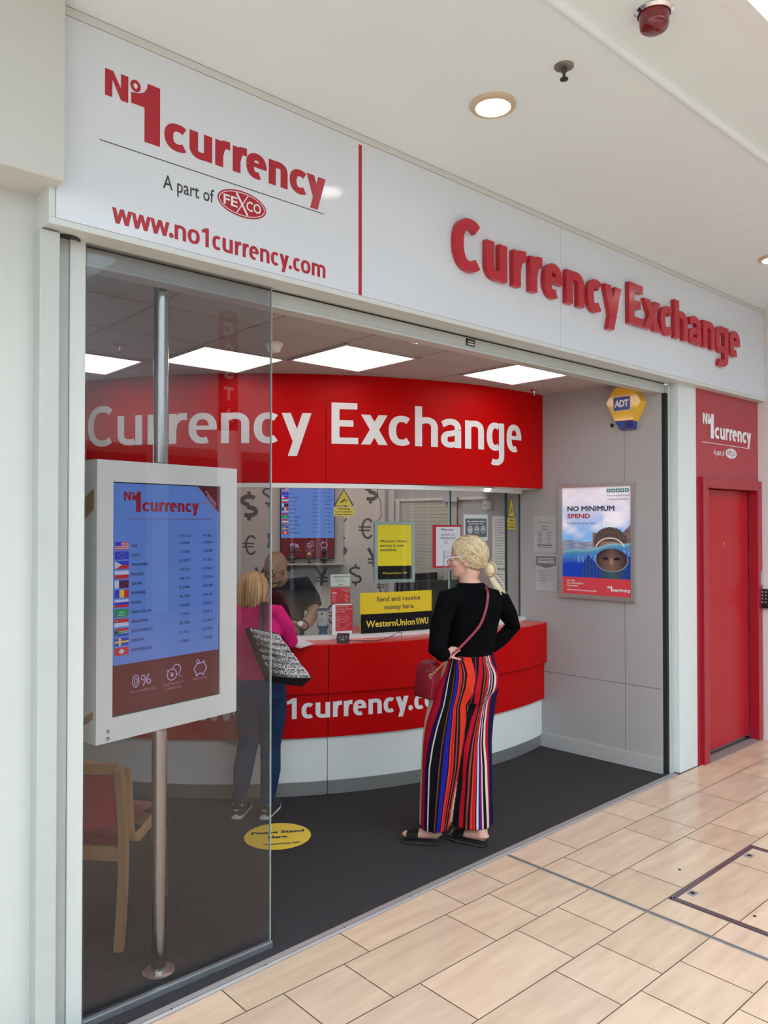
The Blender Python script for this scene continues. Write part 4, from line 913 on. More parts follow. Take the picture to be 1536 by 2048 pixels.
def art(x, y):
    # y: 0 bottom .. 1 top of the picture area above the red strip
    sky = mixc((.20, .42, .78), (.74, .68, .78), (y - .5) / .35)
    cl_ = nz2(x * 1.1, y * 1.9, 1.0, 2.0); sky = mixc(sky, (.86, .80, .86), max(0, cl_ * .8 + .15 + (.3 if (x > .6 and .55 < y < .72) else 0)))
    wl = .22 + .12 * x + .03 * math.sin(x * 5) + .015 * math.sin(x * 17) ; wl2 = .30 + .02 * math.sin(x * 9)
    c = sky
    if y < .40 + .010 * math.sin(x * 14) and x < .62: c = mixc((.12, .20, .36), (.34, .30, .36), .5 + .8 * nz2(x * 3, y * 9, 1.6))
    # rock right
    if x > .84 and y < .60 - (1 - x) * .9 * .9 and y > .3: c = mixc((.20, .13, .13), (.12, .08, .09), .5 + nz2(x * 4, y * 4, 2))
    if .455 < x < .515 and .34 < y < .495: c = (.22, .13, .08)
    # hair and head above water
    hx, hy = (x - .70) / .225, (y - .40) / .155
    if hx * hx + hy * hy < 1 + .10 * nz2(x * 9, y * 9, 2.5): c = mixc((.13, .09, .08), (.04, .025, .025), .5 + nz2(x * 12, y * 3, 3))
    fx, fy = (x - .70) / .15, (y - .335) / .09
    if fx * fx + fy * fy < 1 and y < .40: c = mixc((.33, .19, .13), (.20, .10, .07), abs(fx))
    # under water
    sl = .245 + .125 * max(0, x - .12) + .012 * math.sin(x * 11)
    if y < sl:
        d = (sl - y) / .25; c = mixc((.06, .22, .48), (.004, .04, .40), d * 2.2 if d < .5 else 1)
        if .03 < sl - y < .10 and x > .2: c = mixc(c, (.30, .50, .80), max(0, nz2(x * 6, y * 10, 2.5)) * 1.3)
        bx = (x - .72)
        if abs(bx) < .42 - .5 * max(0, y - .10) and y < .20 + .05 * math.sin(x * 21): c = mixc((.008, .025, .14), (.02, .07, .32), .5 + .9 * nz2(x * 8, y * 8, 2.2))
        gx, gy = bx / .155, (y - .10) / .175
        if gx * gx + gy * gy < 1: c = mixc((.035, .085, .11), (.02, .05, .08), abs(gx) + .3 * nz2(x * 7, y * 6))
        mx_, my_ = bx / .225, (y - .20) / .125
        if mx_ * mx_ + my_ * my_ < 1: c = mixc((.20, .11, .075), (.04, .022, .03), .15 + abs(bx) * 4.2 + max(0, (y - .22) * 5)); 
        if .92 < mx_ * mx_ + my_ * my_ < 1.06 and y < .235: c = (.16, .24, .30)
        for ex in (-.085, .075):
            if ((bx - ex) / .045) ** 2 + ((y - .215) / .016) ** 2 < 1: c = (.015, .01, .012)
        if abs(bx) < .022 and .15 < y < .22: c = (.30, .17, .11)
    elif y < sl + .045 and x > .05: c = mixc((.05, .20, .30), (.20, .42, .52), (y - sl) / .045)
    r_ = math.hypot((x - .70) / 1.0, (y - .285) / .72)
    if .205 < r_ < .222 and y > .33 and abs(x - .70) < .2: c = (.66, .55, .52)
    return c
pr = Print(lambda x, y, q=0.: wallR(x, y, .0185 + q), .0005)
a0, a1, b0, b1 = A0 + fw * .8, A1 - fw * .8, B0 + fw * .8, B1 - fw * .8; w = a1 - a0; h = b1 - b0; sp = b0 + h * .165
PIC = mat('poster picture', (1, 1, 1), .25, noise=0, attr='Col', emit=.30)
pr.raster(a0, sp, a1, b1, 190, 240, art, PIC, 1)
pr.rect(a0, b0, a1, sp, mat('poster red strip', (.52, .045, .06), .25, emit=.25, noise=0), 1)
pr.text('NO MINIMUM', a0 + w * .085, a0 + w * .765, b1 - h * .225, h * .047, VBLACK, 3, .03); pr.text('SPEND', a0 + w * .085, a0 + w * .42, b1 - h * .29, h * .042, mat('poster red text', (.50, .03, .05), .4), 3, .03)
pr.text('Explore our great rates', a0 + w * .085, a0 + w * .50, b1 - h * .345, h * .022, INKG, 3, .0)
GT = mat('teal rating square', (.03, .26, .22), .4)
for i in range(5):
    q0 = a0 + w * (.655 + .063 * i); zz = b1 - h * .06; pr.rect(q0, zz, q0 + w * .055, zz + h * .034, GT, 3)
    st_ = [(q0 + w * .0275 + w * (.022 if k % 2 == 0 else .009) * math.sin(k * PI / 5), zz + h * .017 + h * (.014 if k % 2 == 0 else .006) * math.cos(k * PI / 5)) for k in range(10)]; pr.poly(st_, VWHITE, 4)
pr.text('Your trusted travel', a0 + w * .655, a0 + w * .965, b1 - h * .095, h * .018, INKG, 3, .006); pr.text('money specialists', a0 + w * .67, a0 + w * .96, b1 - h * .128, h * .018, INKG, 3, .006)
for i, s_ in enumerate(('NO FEES', 'NO COMMISSION', 'NO HASSLE')): pr.text(s_, a0 + w * .075, a0 + w * (.075 + (.12, .24, .165)[i]), sp - h * (.042 + .024 * i), h * .014, VWHITE, 3, .03)
pr.text('www.no1currency.com', a0 + w * .075, a0 + w * .51, sp - h * .128, h * .020, VWHITE, 3, .012)
logo1(pr, a0 + w * .665, b0 + h * .052, w * .31, VWHITE, 3); pr.done('picture', t)
# two papers
for j, (u0, v0, u1, v1, lb) in enumerate(((1068, 1034, 1112, 1106, 'opening hours sheet, upper of two papers on the grey wall'), (1071, 1109.5, 1115, 1183, 'lower paper with grey pennant heading on the grey wall'))):
    s0, zt = rw_s(u0, v0); s1, zb = rw_s(u1, v1); w = s1 - s0; h = zt - zb
    bm = BM(); R = []
    for i in range(7):
        x_ = s0 + w * i / 6; R.append([bm.verts.new(wallR(x_ + (.003 * y_), zb + h * y_, .0015 + .003 * abs(math.sin(i * 1.1 + y_ * 2)) + (.006 if i in (0, 6) and y_ == 0 else 0))) for y_ in (0, .33, .66, 1)])
    loft(bm, R, closed=False); bmesh.ops.solidify(bm, geom=bm.faces[:], thickness=.0006); o = obj('wall_paper_sheet', bm, PAPER); o.name = 'paper_notice'; tag(o, lb, 'notice')
    pr = Print(lambda x, y, q=0.: wallR(x, y, .0062 + q), .0003)
    if j == 0:
        pr.rect(s0 + w * .18, zb + h * .84, s0 + w * .78, zb + h * .85, INKG, 1); pr.text('currency', s0 + w * .38, s0 + w * .66, zb + h * .735, h * .03, VBLACK, 2, .03); pr.rect(s0 + w * .36, zb + h * .65, s0 + w * .62, zb + h * .662, INKG, 1)
        for i in range(7): pr.rect(s0 + w * .20, zb + h * (.58 - .052 * i), s0 + w * (.36 + .03 * (i % 3)), zb + h * (.593 - .052 * i), INKG, 1); pr.rect(s0 + w * .60, zb + h * (.58 - .052 * i), s0 + w * .80, zb + h * (.593 - .052 * i), INKG, 1)
        pr.rect(s0 + w * .16, zb + h * .20, s0 + w * .84, zb + h * .222, VBLACK, 1); pr.rect(s0 + w * .2, zb + h * .145, s0 + w * .82, zb + h * .157, INKG, 1)
    else:
        G2 = mat('grey banner print', (.16, .155, .16), .6); pr.poly([(s0 + w * .04, zb + h * .72), (s0 + w * .5, zb + h * .64), (s0 + w * .96, zb + h * .72), (s0 + w * .96, zb + h * .97), (s0 + w * .04, zb + h * .97)], G2, 1)
        for q in (.90, .86, .82, .78): pr.rect(s0 + w * .12, zb + h * q, s0 + w * .88, zb + h * (q + .012), PAPER, 2)
        for i in range(5): pr.rect(s0 + w * .10, zb + h * (.56 - .07 * i), s0 + w * .13, zb + h * (.575 - .07 * i), INKG, 1); pr.rect(s0 + w * .18, zb + h * (.56 - .07 * i), s0 + w * .85, zb + h * (.566 - .07 * i), INKG, 1); pr.rect(s0 + w * .18, zb + h * (.54 - .07 * i), s0 + w * .5, zb + h * (.546 - .07 * i), INKG, 1)
        pr.line([(s0 + w * .3, zb + h * .2), (s0 + w * .36, zb + h * .22), (s0 + w * .4, zb + h * .19), (s0 + w * .48, zb + h * .2)], .0012, VBLACK, 1)
    pr.done('print', o)
# floor sticker
cS = (2.545, 3.745); t = thing('floor_sticker', 'round yellow Please Stand Here sticker on the dark carpet', 'floor sticker', (cS[0], cS[1], .0055))
bm = BM(); lathe(bm, (cS[0], cS[1], .0058), [(.190, 0), (.190, .0008), (.001, .0009)], 56); obj('disc', bm, YELB, t)
sE = Vector((RT.x, RT.y, 0)).normalized(); sN = Vector((F0.x, F0.y, 0)).normalized(); rr_ = math.radians(10); sE2 = sE * math.cos(rr_) + sN * math.sin(rr_); sN2 = sN * math.cos(rr_) - sE * math.sin(rr_)
pr = Print(plane_fn((cS[0], cS[1], .0072), sE2, sN2, (0, 0, 1)), .0003)
pr.text('Please Stand', -.150, .155, .035, .040, VBLACK, 1, .04); pr.text('Here.', -.055, .060, -.035, .040, VBLACK, 1, .04); pr.text('WesternUnion WU', -.085, .120, -.125, .026, VBLACK, 1, .03); pr.done('lettering', t)

# ================================================================== BEHIND THE GLASS
# unseen light panels added above the staff side to brighten the office
for i, (x, y) in enumerate(((4.35, 4.9), (3.5, 5.3), (2.7, 6.1))):
    t = thing('ceiling_light', ['office light panel nearest the side wall, behind the red band', 'middle office light panel behind the red band', 'office light panel deepest behind the red band'][i], 'ceiling light', (x, y, Z2))
    bm = BM(); box(bm, x - .28, x + .28, y - .28, y + .28, Z2 - .008, Z2 - .001); obj('diffuser', bm, LPANEL2, t)
# currency symbols on the back wall
t = thing('wall_symbols', 'large grey currency signs printed on the office back wall', 'wall decal', tuple(backW(-1.5, 1.0)))
for ch, u, v, h, bold in (('$', 498, 1012, 58, 1), ('$', 537, 992, 44, 0), ('£', 548, 1071, 46, 1), ('$', 679, 1092, 50, 1), ('€', 684, 1026, 36, 0), ('$', 741, 982, 50, 1), ('€', 733, 1057, 42, 0), ('¥', 748, 1115, 38, 1), ('$', 711, 1150, 44, 0),
                          ('¥', 643, 1152, 38, 1), ('$', 578, 1124, 40, 1), ('€', 664, 1228, 42, 0), ('€', 764, 1172, 30, 0), ('¥', 600, 1210, 34, 0), ('£', 800, 1100, 30, 0), ('€', 500, 1090, 40, 0), ('¥', 520, 1150, 30, 0)):
    if ch == '£' and u == 800: continue
    pr = Print(backW, .0006)
    s0, z0 = bw(u, v + h / 2); s1, z1 = bw(u, v - h / 2); hh = z1 - z0; wd = hh * (.60 if ch != '¥' else .72)
    if ch == '€':   # drawn: open ring with two bars
        cy = (z0 + z1) / 2; wr = hh * (.13 if bold else .10)
        pr.ring(s0 + wd * .1, cy, wd * .52, hh * .5, wr, VGREY, 2, 28, .75, 5.55); pr.rect(s0 - wd * .62, cy + hh * .04, s0 + wd * .35, cy + hh * .04 + wr * .7, VGREY, 3); pr.rect(s0 - wd * .62, cy - hh * .12, s0 + wd * .28, cy - hh * .12 + wr * .7, VGREY, 3)
    elif ch == '¥':
        wr = hh * .16; x = s0
        for sg in (-1, 1): pr.line([(x + sg * wd * .42, z1), (x, z0 + hh * .42)], wr, VGREY, 2)
        pr.rect(x - wr / 2, z0, x + wr / 2, z0 + hh * .5, VGREY, 3); pr.rect(x - wd * .45, z0 + hh * .36, x + wd * .45, z0 + hh * .46, VGREY, 4); pr.rect(x - wd * .45, z0 + hh * .18, x + wd * .45, z0 + hh * .28, VGREY, 4)
    elif ch == '$':
        wr = hh * (.15 if bold else .10); x = s0; b = hh * .12; m = (z0 + z1) / 2; R_ = (hh - 2 * b) / 4
        pts = [(x + wd * .40 * math.cos(a), m + R_ + (R_ - wr * .35) * math.sin(a)) for a in [math.radians(q) for q in range(35, 271, 20)]] + [(x + wd * .40 * math.cos(a), m - R_ + (R_ - wr * .35) * math.sin(a)) for a in [math.radians(q) for q in range(90, -146, -20)]]
        k_ = pr.mi(VGREY); P = _rib(pts, wr, wr)
        n_ = len(P) // 2
        for i in range(n_ - 1): pr.poly([P[i], P[i + 1], P[-2 - i], P[-1 - i]], VGREY, 2)
        pr.rect(x - wr * .4, z0, x + wr * .4, z0 + b * 1.3, VGREY, 3); pr.rect(x - wr * .4, z1 - b * 1.3, x + wr * .4, z1, VGREY, 3)
    else: pr.text(ch, s0 - wd / 2, s0 + wd / 2, z0, hh, VGREY, 2, .05)
    pr.done('symbol', t)
# backing board, TV, shelf with busts
sL, zb = bw(540, 1126); sR, _ = bw(687, 1126); fT = lambda s, z, q=0.: backW(s, z, .02 + q)
t = thing('screen_shelf', 'pale board with a ledge below the blue office screen', 'shelf', tuple(backW((sL + sR) / 2, zb)))
bm = BM(); prism(bm, [(sL, zb), (sR, zb), (sR, 2.5), (sL, 2.5)], backW, .0, .02); obj('board', bm, mat('pale board', (.56, .53, .50), .5), t)
bm = BM(); prism(bm, [(sL + .02, zb - .012), (sR + .0, zb - .012), (sR, zb), (sL + .02, zb)], backW, .021, .16); obj('ledge', bm, mat('pale board', (.56, .53, .50), .5), t)
s0, zt0 = bw(563, 1116); s1, _ = bw(668, 1116); Wt = s1 - s0; Ht = Wt * 1.79
t = thing('office_screen', 'smaller blue rate screen on the office back wall', 'display screen', tuple(backW((s0 + s1) / 2, zt0)))
bm = BM(); prism(bm, [(s0 - .012, zt0 - .01), (s1 + .006, zt0 - .01), (s1 + .006, zt0 + Ht), (s0 - .012, zt0 + Ht)], backW, .021, .05); obj('casing', bm, BLACK, t)
screen_content(lambda x, y, q=0.: backW(s0 + x, zt0 + y, .0503 + q), Wt, Ht, t, dim=1.35, small=True)
def bust(u, h, m, label, kind):
    s, z = bw(u, 1126); c = backW(s, zb + .001, .115)
    t = thing('bust' if kind < 2 else 'trophy', label, 'statuette', tuple(c)); k = h
    if kind < 2:
        bm = BM(); lathe(bm, c, [(.16 * k, 0), (.17 * k, .03 * k), (.10 * k, .08 * k), (.08 * k, .14 * k)], 24); obj('plinth', bm, m, t, 40)
        bm = BM(); ellipsoid(bm, c + ZZ * .28 * k, (.30 * k, .18 * k, .16 * k), rot=Matrix.Rotation(math.atan2(BE.y, BE.x), 3, 'Z')); tube(bm, [c + ZZ * .3 * k, c + ZZ * .55 * k], [.12 * k, .09 * k], 14); ellipsoid(bm, c + ZZ * .75 * k, (.15 * k, .17 * k, .22 * k)); ellipsoid(bm, c + ZZ * .72 * k + BN * .16 * k, (.03 * k, .05 * k, .06 * k)); obj('figure', bm, m, t, 60)
    else:
        bm = BM(); lathe(bm, c, [(.18 * k, 0), (.18 * k, .04 * k), (.05 * k, .10 * k), (.04 * k, .30 * k), (.16 * k, .38 * k)], 24); obj('stem', bm, BLACK, t, 40)
        bm = BM(); ellipsoid(bm, c + ZZ * .66 * k, (.27 * k, .27 * k, .32 * k)); obj('ball', bm, m, t, 60)
BRZ = mat('dark bronze statuette', (.025, .02, .02), .3)
bust(585, .175, BRZ, 'dark bust on the ledge, left of the gold ball trophy', 0); bust(619, .115, mat('gold trophy ball', (.45, .30, .14), .3, metal=.8), 'gold ball trophy on the ledge between two busts', 2); bust(649, .145, BRZ, 'dark bust on the ledge, right of the gold ball trophy', 1)
# side wall fittings behind the glass
def rwl(u0, v0, u1, v1): s0, z0 = rw_s(u0, v1); s1, z1 = rw_s(u1, v0); return s0, s1, z0, z1
t = thing('roller_shutter', 'beige slatted shutter in a white frame on the office side wall', 'shutter', tuple(wallR(-1.2, .9)))
s0, s1 = rw_s(803, 1000)[0], rw_s(915, 1000)[0]
bm = BM()
for i in range(34): z_ = .95 + i * .031; prism(bm, [(s0, z_), (s1, z_), (s1, z_ + .029), (s0, z_ + .029)], wallR, .004, .014)
obj('slats', bm, mat('beige shutter slat', (.50, .47, .40), .5), t)
bm = BM()
for a in ((s0 - .06, s1 + .35, 2.004, 2.03), (s0 - .05, s0, .9, 2.005), (s0 - .14, s0 - .07, .9, 2.3)): prism(bm, [(a[0], a[2]), (a[1], a[2]), (a[1], a[3]), (a[0], a[3])], wallR, .001, .03)
obj('frame', bm, mat('office door frame', (.62, .60, .57), .4), t)
def wbox(name, label, cat, u0, v0, u1, v1, d, m, bev=.003):
    s0, s1, z0, z1 = rwl(u0, v0, u1, v1); bm = BM(); prism(bm, [(s0, z0), (s1, z0), (s1, z1), (s0, z1)], wallR, .001, d); o = obj(name, bm, m); return tag(o, label, cat), (s0, s1, z0, z1)
o, _ = wbox('door_closer', 'grey door closer arm box above the beige shutter', 'door closer', 893, 994, 921, 1004, .05, mat('closer silver', (.42, .42, .47), .4, metal=.4))
o, (a, b, c, d) = wbox('call_box', 'small cream switch box on the office side wall', 'switch', 969, 1000, 985, 1019, .02, mat('cream plastic', (.58, .56, .51), .4))
pr = Print(lambda x, y, q=0.: wallR(x, y, .0205 + q)); pr.ell(a + (b - a) * .25, c + (d - c) * .42, (b - a) * .16, (d - c) * .10, INKG, 1); pr.line([(a + (b - a) * .3, c + (d - c) * .45), (a + (b - a) * .5, c + (d - c) * .55)], .003, INKG, 1); pr.rect(a + (b - a) * .3, c + (d - c) * .12, a + (b - a) * .75, c + (d - c) * .15, INKG, 1); pr.done('marks', o)
s_, z_ = rw_s(992, 978); c = wallR(s_, z_ + .01, .06)
t = thing('dome_camera', 'white dome camera with dark lenses under the red band', 'camera', tuple(c))
bm = BM(); ellipsoid(bm, c, (.065, .065, .05)); lathe(bm, c + ZZ * .035, [(.07, 0), (.07, .03), (.03, .032)], 28); obj('housing', bm, mat('camera grey', (.50, .50, .53), .35), t, 60)
for dx, dz in ((-.03, -.012), (-.005, -.03), (.03, -.014)):
    bm = BM(); q = (Vector((-.5, -.8, 0)).normalized() * .047 + RT * dx + ZZ * dz); ellipsoid(bm, c + q, (.014, .014, .012), n=12, m=8); obj('lens', bm, BLACK, t)
# black desk partition and office chair
t = thing('desk_partition', 'black low partition behind the counter on the right', 'partition', (4.8, 5.0, 0))
bm = BM(); box(bm, 4.575, 5.055, 4.90, 4.94, .02, 1.355, 0, .006); obj('panel', bm, mat('black partition fabric', (.012, .012, .014), .6), t)
bm = BM(); box(bm, 4.575, 4.61, 4.88, 4.96, 0, 1.36); obj('post', bm, BLACK, t)
t = thing('office_desk', 'dark desk behind the counter under the yellow poster', 'desk', (4.2, 4.9, 0))
bm = BM(); box(bm, 3.95, 4.55, 4.72, 5.2, .72, .75); obj('top', bm, mat('dark desk top', (.03, .03, .032), .4), t)
for x_ in (3.97, 4.50): bm = BM(); box(bm, x_, x_ + .03, 4.74, 5.18, 0, .72); obj('side_panel', bm, mat('dark desk top', (.03, .03, .032), .4), t)
t = thing('desk_monitor', 'black monitor standing on the counter behind the yellow sign', 'monitor', (4.30, 4.42, 1.004))
mc = onc(880, 1215, 2.30, C0); bm = BM(); mx = Vector((-.38, -.92, 0)).normalized(); my = Vector((.92, -.38, 0)).normalized(); mc.z = 1.22
obox(bm, mc, my, mx, ZZ, .20, .014, .13, 0, .006); obj('screen_back', bm, BLACK, t)
bm = BM(); tube(bm, [Vector((mc.x, mc.y, 1.012)), Vector((mc.x, mc.y, 1.13))], .018, 12); lathe(bm, Vector((mc.x, mc.y, 1.0035)), [(.09, 0), (.09, .008), (.02, .012)], 28); obj('stand', bm, BLACK, t)
t = thing('office_chair', 'dark office chair back behind the counter near the notices', 'chair', (4.0, 5.2, 0))
q = BE; cc = Vector((3.55, 5.60, 0)); MSH = mat('dark mesh fabric', (.02, .02, .024), .7)
bm = BM(); obox(bm, cc + ZZ * 1.02, BE, BN, ZZ, .20, .02, .24, 0, .018); obj('backrest', bm, MSH, t)
bm = BM(); obox(bm, cc + ZZ * 1.30, BE, BN, ZZ, .05, .03, .045, 0, .02); obj('headrest', bm, MSH, t)
bm = BM(); obox(bm, cc + ZZ * .50 - BN * .22, BE, BN, ZZ, .22, .20, .03, 0, .02); tube(bm, [cc + ZZ * .5, cc + ZZ * .8 + BN * .02], .02, 10); obj('seat', bm, MSH, t)
bm = BM(); tube(bm, [cc - BN * .22 + ZZ * .06, cc - BN * .22 + ZZ * .47], .025, 12)
for k in range(5): a = k * 2 * PI / 5; tube(bm, [cc - BN * .22 + ZZ * .08, cc - BN * .22 + Vector((.26 * math.cos(a), .26 * math.sin(a), .03))], .018, 8)
obj('base', bm, BLACK, t)
# hanging yellow poster frame
wc = onc(790, 1104, 2.44, C0); WN = Vector((-.46, -.888, 0)).normalized(); WX = Vector((.888, -.46, 0)).normalized()
dd = (wc - CAM).dot(FW); hw = 40.2 * dd / FPX / .96; hh_ = 61 * dd / FPX
def wf(x, y, q=0.): return wc + WX * x + ZZ * y + WN * q
t = thing('hanging_poster_frame', 'silver frame with yellow service is now available poster', 'poster', tuple(wc - ZZ * hh_))
bm = BM(); b_ = .024
for a in ((-hw, hw, -hh_, -hh_ + b_), (-hw, hw, hh_ - b_, hh_), (-hw, -hw + b_, -hh_ + b_, hh_ - b_), (hw - b_, hw, -hh_ + b_, hh_ - b_)): prism(bm, [(a[0], a[2]), (a[1], a[2]), (a[1], a[3]), (a[0], a[3])], wf, -.035, .0)
prism(bm, [(-hw + .01, -hh_ + .01), (hw - .01, -hh_ + .01), (hw - .01, hh_ - .01), (-hw + .01, hh_ - .01)], wf, -.034, -.012)
obj('frame', bm, mat('silver snap frame', (.40, .47, .46), .35, metal=.4), t)
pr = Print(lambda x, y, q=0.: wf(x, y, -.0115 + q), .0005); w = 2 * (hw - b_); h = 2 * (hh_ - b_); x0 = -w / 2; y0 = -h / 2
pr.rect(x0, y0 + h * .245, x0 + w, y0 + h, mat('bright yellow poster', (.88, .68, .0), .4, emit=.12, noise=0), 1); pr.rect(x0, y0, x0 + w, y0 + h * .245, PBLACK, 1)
for i, (s_, f_) in enumerate((('Western Union', .86), ('service is now', .78), ('available.', .58))): pr.text(s_, x0 + w * .07, x0 + w * f_, y0 + h * (.675 - .08 * i), h * .05, VBLACK, 3, .018)
pr.ring(x0 + w * .90, y0 + h * .715, w * .012, w * .012, w * .004, VBLACK, 3, 10)
pr.text('WesternUnion', x0 + w * .14, x0 + w * .70, y0 + h * .095, h * .038, YT, 3, .02); pr.text('WU', x0 + w * .74, x0 + w * .86, y0 + h * .095, h * .038, YT, 3, .03); pr.done('poster_print', t)
cb = [onc(u, v, 2.46, C0) for u, v in ((755, 968), (755, 990), (761, 1003), (762, 1020), (763, 1032), (758, 1039), (753, 1043))]
bm = BM(); tube(bm, cb, .0022, 6); obj('cable', bm, BLACK, t)
bm = BM(); tube(bm, [onc(811, 968, 2.46, C0), onc(811, 1044, 2.46, C0)], .0012, 6); obj('hanging_wire', bm, CHROME, t)
# things on the counter
p = atz(686, 1284, 1.004); t = thing('card_terminal', 'black card payment terminal on the red counter', 'card terminal', tuple(p))
ra = math.atan2(p.y - C0[1], p.x - C0[0]); er = Vector((math.cos(ra), math.sin(ra), 0)); et = Vector((-er.y, er.x, 0)); et = (et * .96 + er * .28).normalized(); er = Vector((et.y, -et.x, 0))
bm = BM()
def tp_(x, y, z): return p + et * x + er * y + ZZ * z
a = [[bm.verts.new(tp_(x * wx, y, z)) for x, z in ((-1, 0), (1, 0), (1, h1), (-1, h1))] for y, wx, h1 in ((-.055, .041, .052), (-.02, .042, .046), (.03, .042, .026), (.052, .038, .018))]
loft(bm, a); obj('body', bm, mat('terminal black', (.02, .02, .022), .3), t)
bm = BM(); kk = mat('terminal keys', (.16, .18, .20), .4)
for i in range(3):
    for j in range(3): obox(bm, tp_(-.022 + .022 * i, .0 + .016 * j, .0385 - .0068 * j), et, er, ZZ, .008, .005, .003)
obj('keys', bm, kk, t)
bm = BM(); obox(bm, tp_(0, .047, .0225), et, er, ZZ, .010, .0045, .003); obj('yellow_key', bm, mat('amber key', (.6, .35, .12), .4), t)
bm = BM(); pts = [atz(u, v, h_) for u, v, h_ in ((699, 1281, 1.012), (720, 1281, 1.006), (745, 1281.5, 1.006), (765, 1278.5, 1.006), (785, 1271, 1.012), (797, 1264.5, 1.03), (802.5, 1265, 1.032), (803.5, 1270, 1.018), (803, 1275, 1.0045))]
def smoothp(P, k=4):
    o = []
    for i in range(len(P) - 1):
        p0, p1, p2, p3 = P[max(0, i - 1)], P[i], P[i + 1], P[min(len(P) - 1, i + 2)]
        for j in range(k):
            s = j / k; o.append(.5 * ((2 * p1) + (p2 - p0) * s + (2 * p0 - 5 * p1 + 4 * p2 - p3) * s * s + (3 * p1 - p0 - 3 * p2 + p3) * s ** 3))
    return o + [P[-1]]
tube(bm, smoothp(pts), .0022, 8); obj('cable', bm, BLACK, t)
t = thing('paper_stack', 'white papers under the arm of the woman in pink', 'papers', tuple(atz(600, 1288, 1.004)))
for i in range(3):
    P = [atz(u + 2 * i, v, 1.0) for u, v in ((562, 1288), (590, 1280.5), (623, 1291), (600, 1298))]
    bm = BM(); a = [bm.verts.new(Vector((q.x, q.y, 1.0035 + .003 * i))) for q in P]; b = [bm.verts.new(Vector((q.x, q.y, 1.0058 + .003 * i + (.004 if k == 2 else 0)))) for k, q in enumerate(P)]
    bm.faces.new(a[::-1]); bm.faces.new(b)
    for k in range(4): bm.faces.new((a[k], a[(k + 1) % 4], b[(k + 1) % 4], b[k]))
    obj('sheet', bm, VWHITE, t)
p = onc(646, 1255, 2.47, C0); p.z = 1.004; t = thing('donation_pot', 'white collection pot with a blue base behind the glass', 'pot', tuple(p))
k = (p - CAM).dot(FW) / FPX
bm = BM(); lathe(bm, p, [(9.5 * k, 0), (9.5 * k, 3 * k), (7 * k, 9 * k), (12.5 * k, 19 * k), (12.8 * k, 20 * k)], 32); obj('blue_base', bm, mat('blue pot base', (.03, .16, .42), .35), t, 40)
bm = BM(); lathe(bm, p, [(11.8 * k, 20 * k), (12.4 * k, 50 * k)], 32); cu_ = obj('cup', bm, mat('white pot', (.62, .63, .66), .35), t, 40)
bm = BM(); lathe(bm, p, [(13 * k, 50 * k), (13 * k, 52.5 * k), (12 * k, 53 * k)], 32); obj('lid_rim', bm, mat('navy rim', (.05, .07, .20), .3), t, 40)
pf = lambda x, y, q=0.: p + (Vector((math.cos(-2.4 + x / (12.4 * k)), math.sin(-2.4 + x / (12.4 * k)), 0)) * (12.6 * k + q)) + ZZ * y
pr = Print(pf, .0005); pr.ell(0, 44 * k, 2.5 * k, 2.2 * k, VBLACK, 1, 12)
for i in range(4): pr.rect(-4 * k, (36 - 2.6 * i) * k, (4 - i % 2) * k, (36.7 - 2.6 * i) * k, INKG, 1)
pr.done('print', t)

# ================================================================== PEOPLE
def pt(u, v, d): r = ray(u, v); return CAM + r * (d / r.dot(F0))
def organic(bm, vox, it=6, fac=.5):
    me = bpy.data.meshes.new('tmp'); bm.to_mesh(me); bm.free(); o = bpy.data.objects.new('tmp', me); COL.objects.link(o)
    m = o.modifiers.new('r', 'REMESH'); m.mode = 'VOXEL'; m.voxel_size = vox
    if it: s = o.modifiers.new('s', 'SMOOTH'); s.factor = fac; s.iterations = it
    dg = bpy.context.evaluated_depsgraph_get(); r = bpy.data.meshes.new_from_object(o.evaluated_get(dg))
    bpy.data.objects.remove(o); bpy.data.meshes.remove(me); r.shade_smooth(); return r
def ering(bm, c, ra, rb, n=32, ex=None, ey=None, f=None):
    ex = ex or Vector((RT.x, RT.y, 0)); ey = ey or F0; R = []
    for k in range(n):
        a = 2 * PI * k / n; q = f(a) if f else 1.; R.append(bm.verts.new(c + ex * (ra * q * math.cos(a)) + ey * (rb * q * math.sin(a))))
    return R
def etube(bm, L, n=32, ex=None, ey=None):
    """L: list of (centre, half width, half depth)"""
    loft(bm, [ering(bm, c, a, b, n, ex, ey) for c, a, b in L])
def finger(bm, p, d, n, seg, r, curl):
    pts = [p]; q = p
    for i, l in enumerate(seg):
        d = (d * math.cos(curl[i]) + n * math.sin(curl[i])).normalized(); n = (n - d * n.dot(d)).normalized(); q = q + d * l; pts.append(q)
    tube(bm, pts + [pts[-1] + d * r * .5], [r, r * .96, r * .88, r * .76, r * .3][:len(pts) + 1], 10)
def hand(bm, w, d, n, side=1, s=1., curl=.5, tc=.3):
    """five-fingered hand; d: towards the fingers, n: palm side, side: which side the thumb is on"""
    d = d.normalized(); n = (n - d * n.dot(d)).normalized(); t = d.cross(n) * side
    for k, (o_, kl, ln) in enumerate(((.030, .086, .070), (.010, .090, .079), (-.011, .086, .073), (-.030, .078, .057))):
        kp = w + d * kl * s + t * o_ * s - n * .003 * s
        tube(bm, [w + t * o_ * .55 * s, w + d * kl * .5 * s + t * o_ * .85 * s, kp], [.015 * s, .0135 * s, .0100 * s], 10)
        c = curl * (1 + .12 * k); finger(bm, kp, (d + t * o_ * 1.5).normalized(), n, (ln * .45 * s, ln * .32 * s, ln * .26 * s), (.0088 - .0007 * (k == 3)) * s, (c, c * 1.1, c * .8))
    finger(bm, w + d * .022 * s + t * .026 * s, (d * .62 + t * .78 + n * .15).normalized(), (n * .6 - t * .5).normalized(), (.042 * s, .032 * s, .026 * s), .0105 * s, (tc * .4, tc, tc))
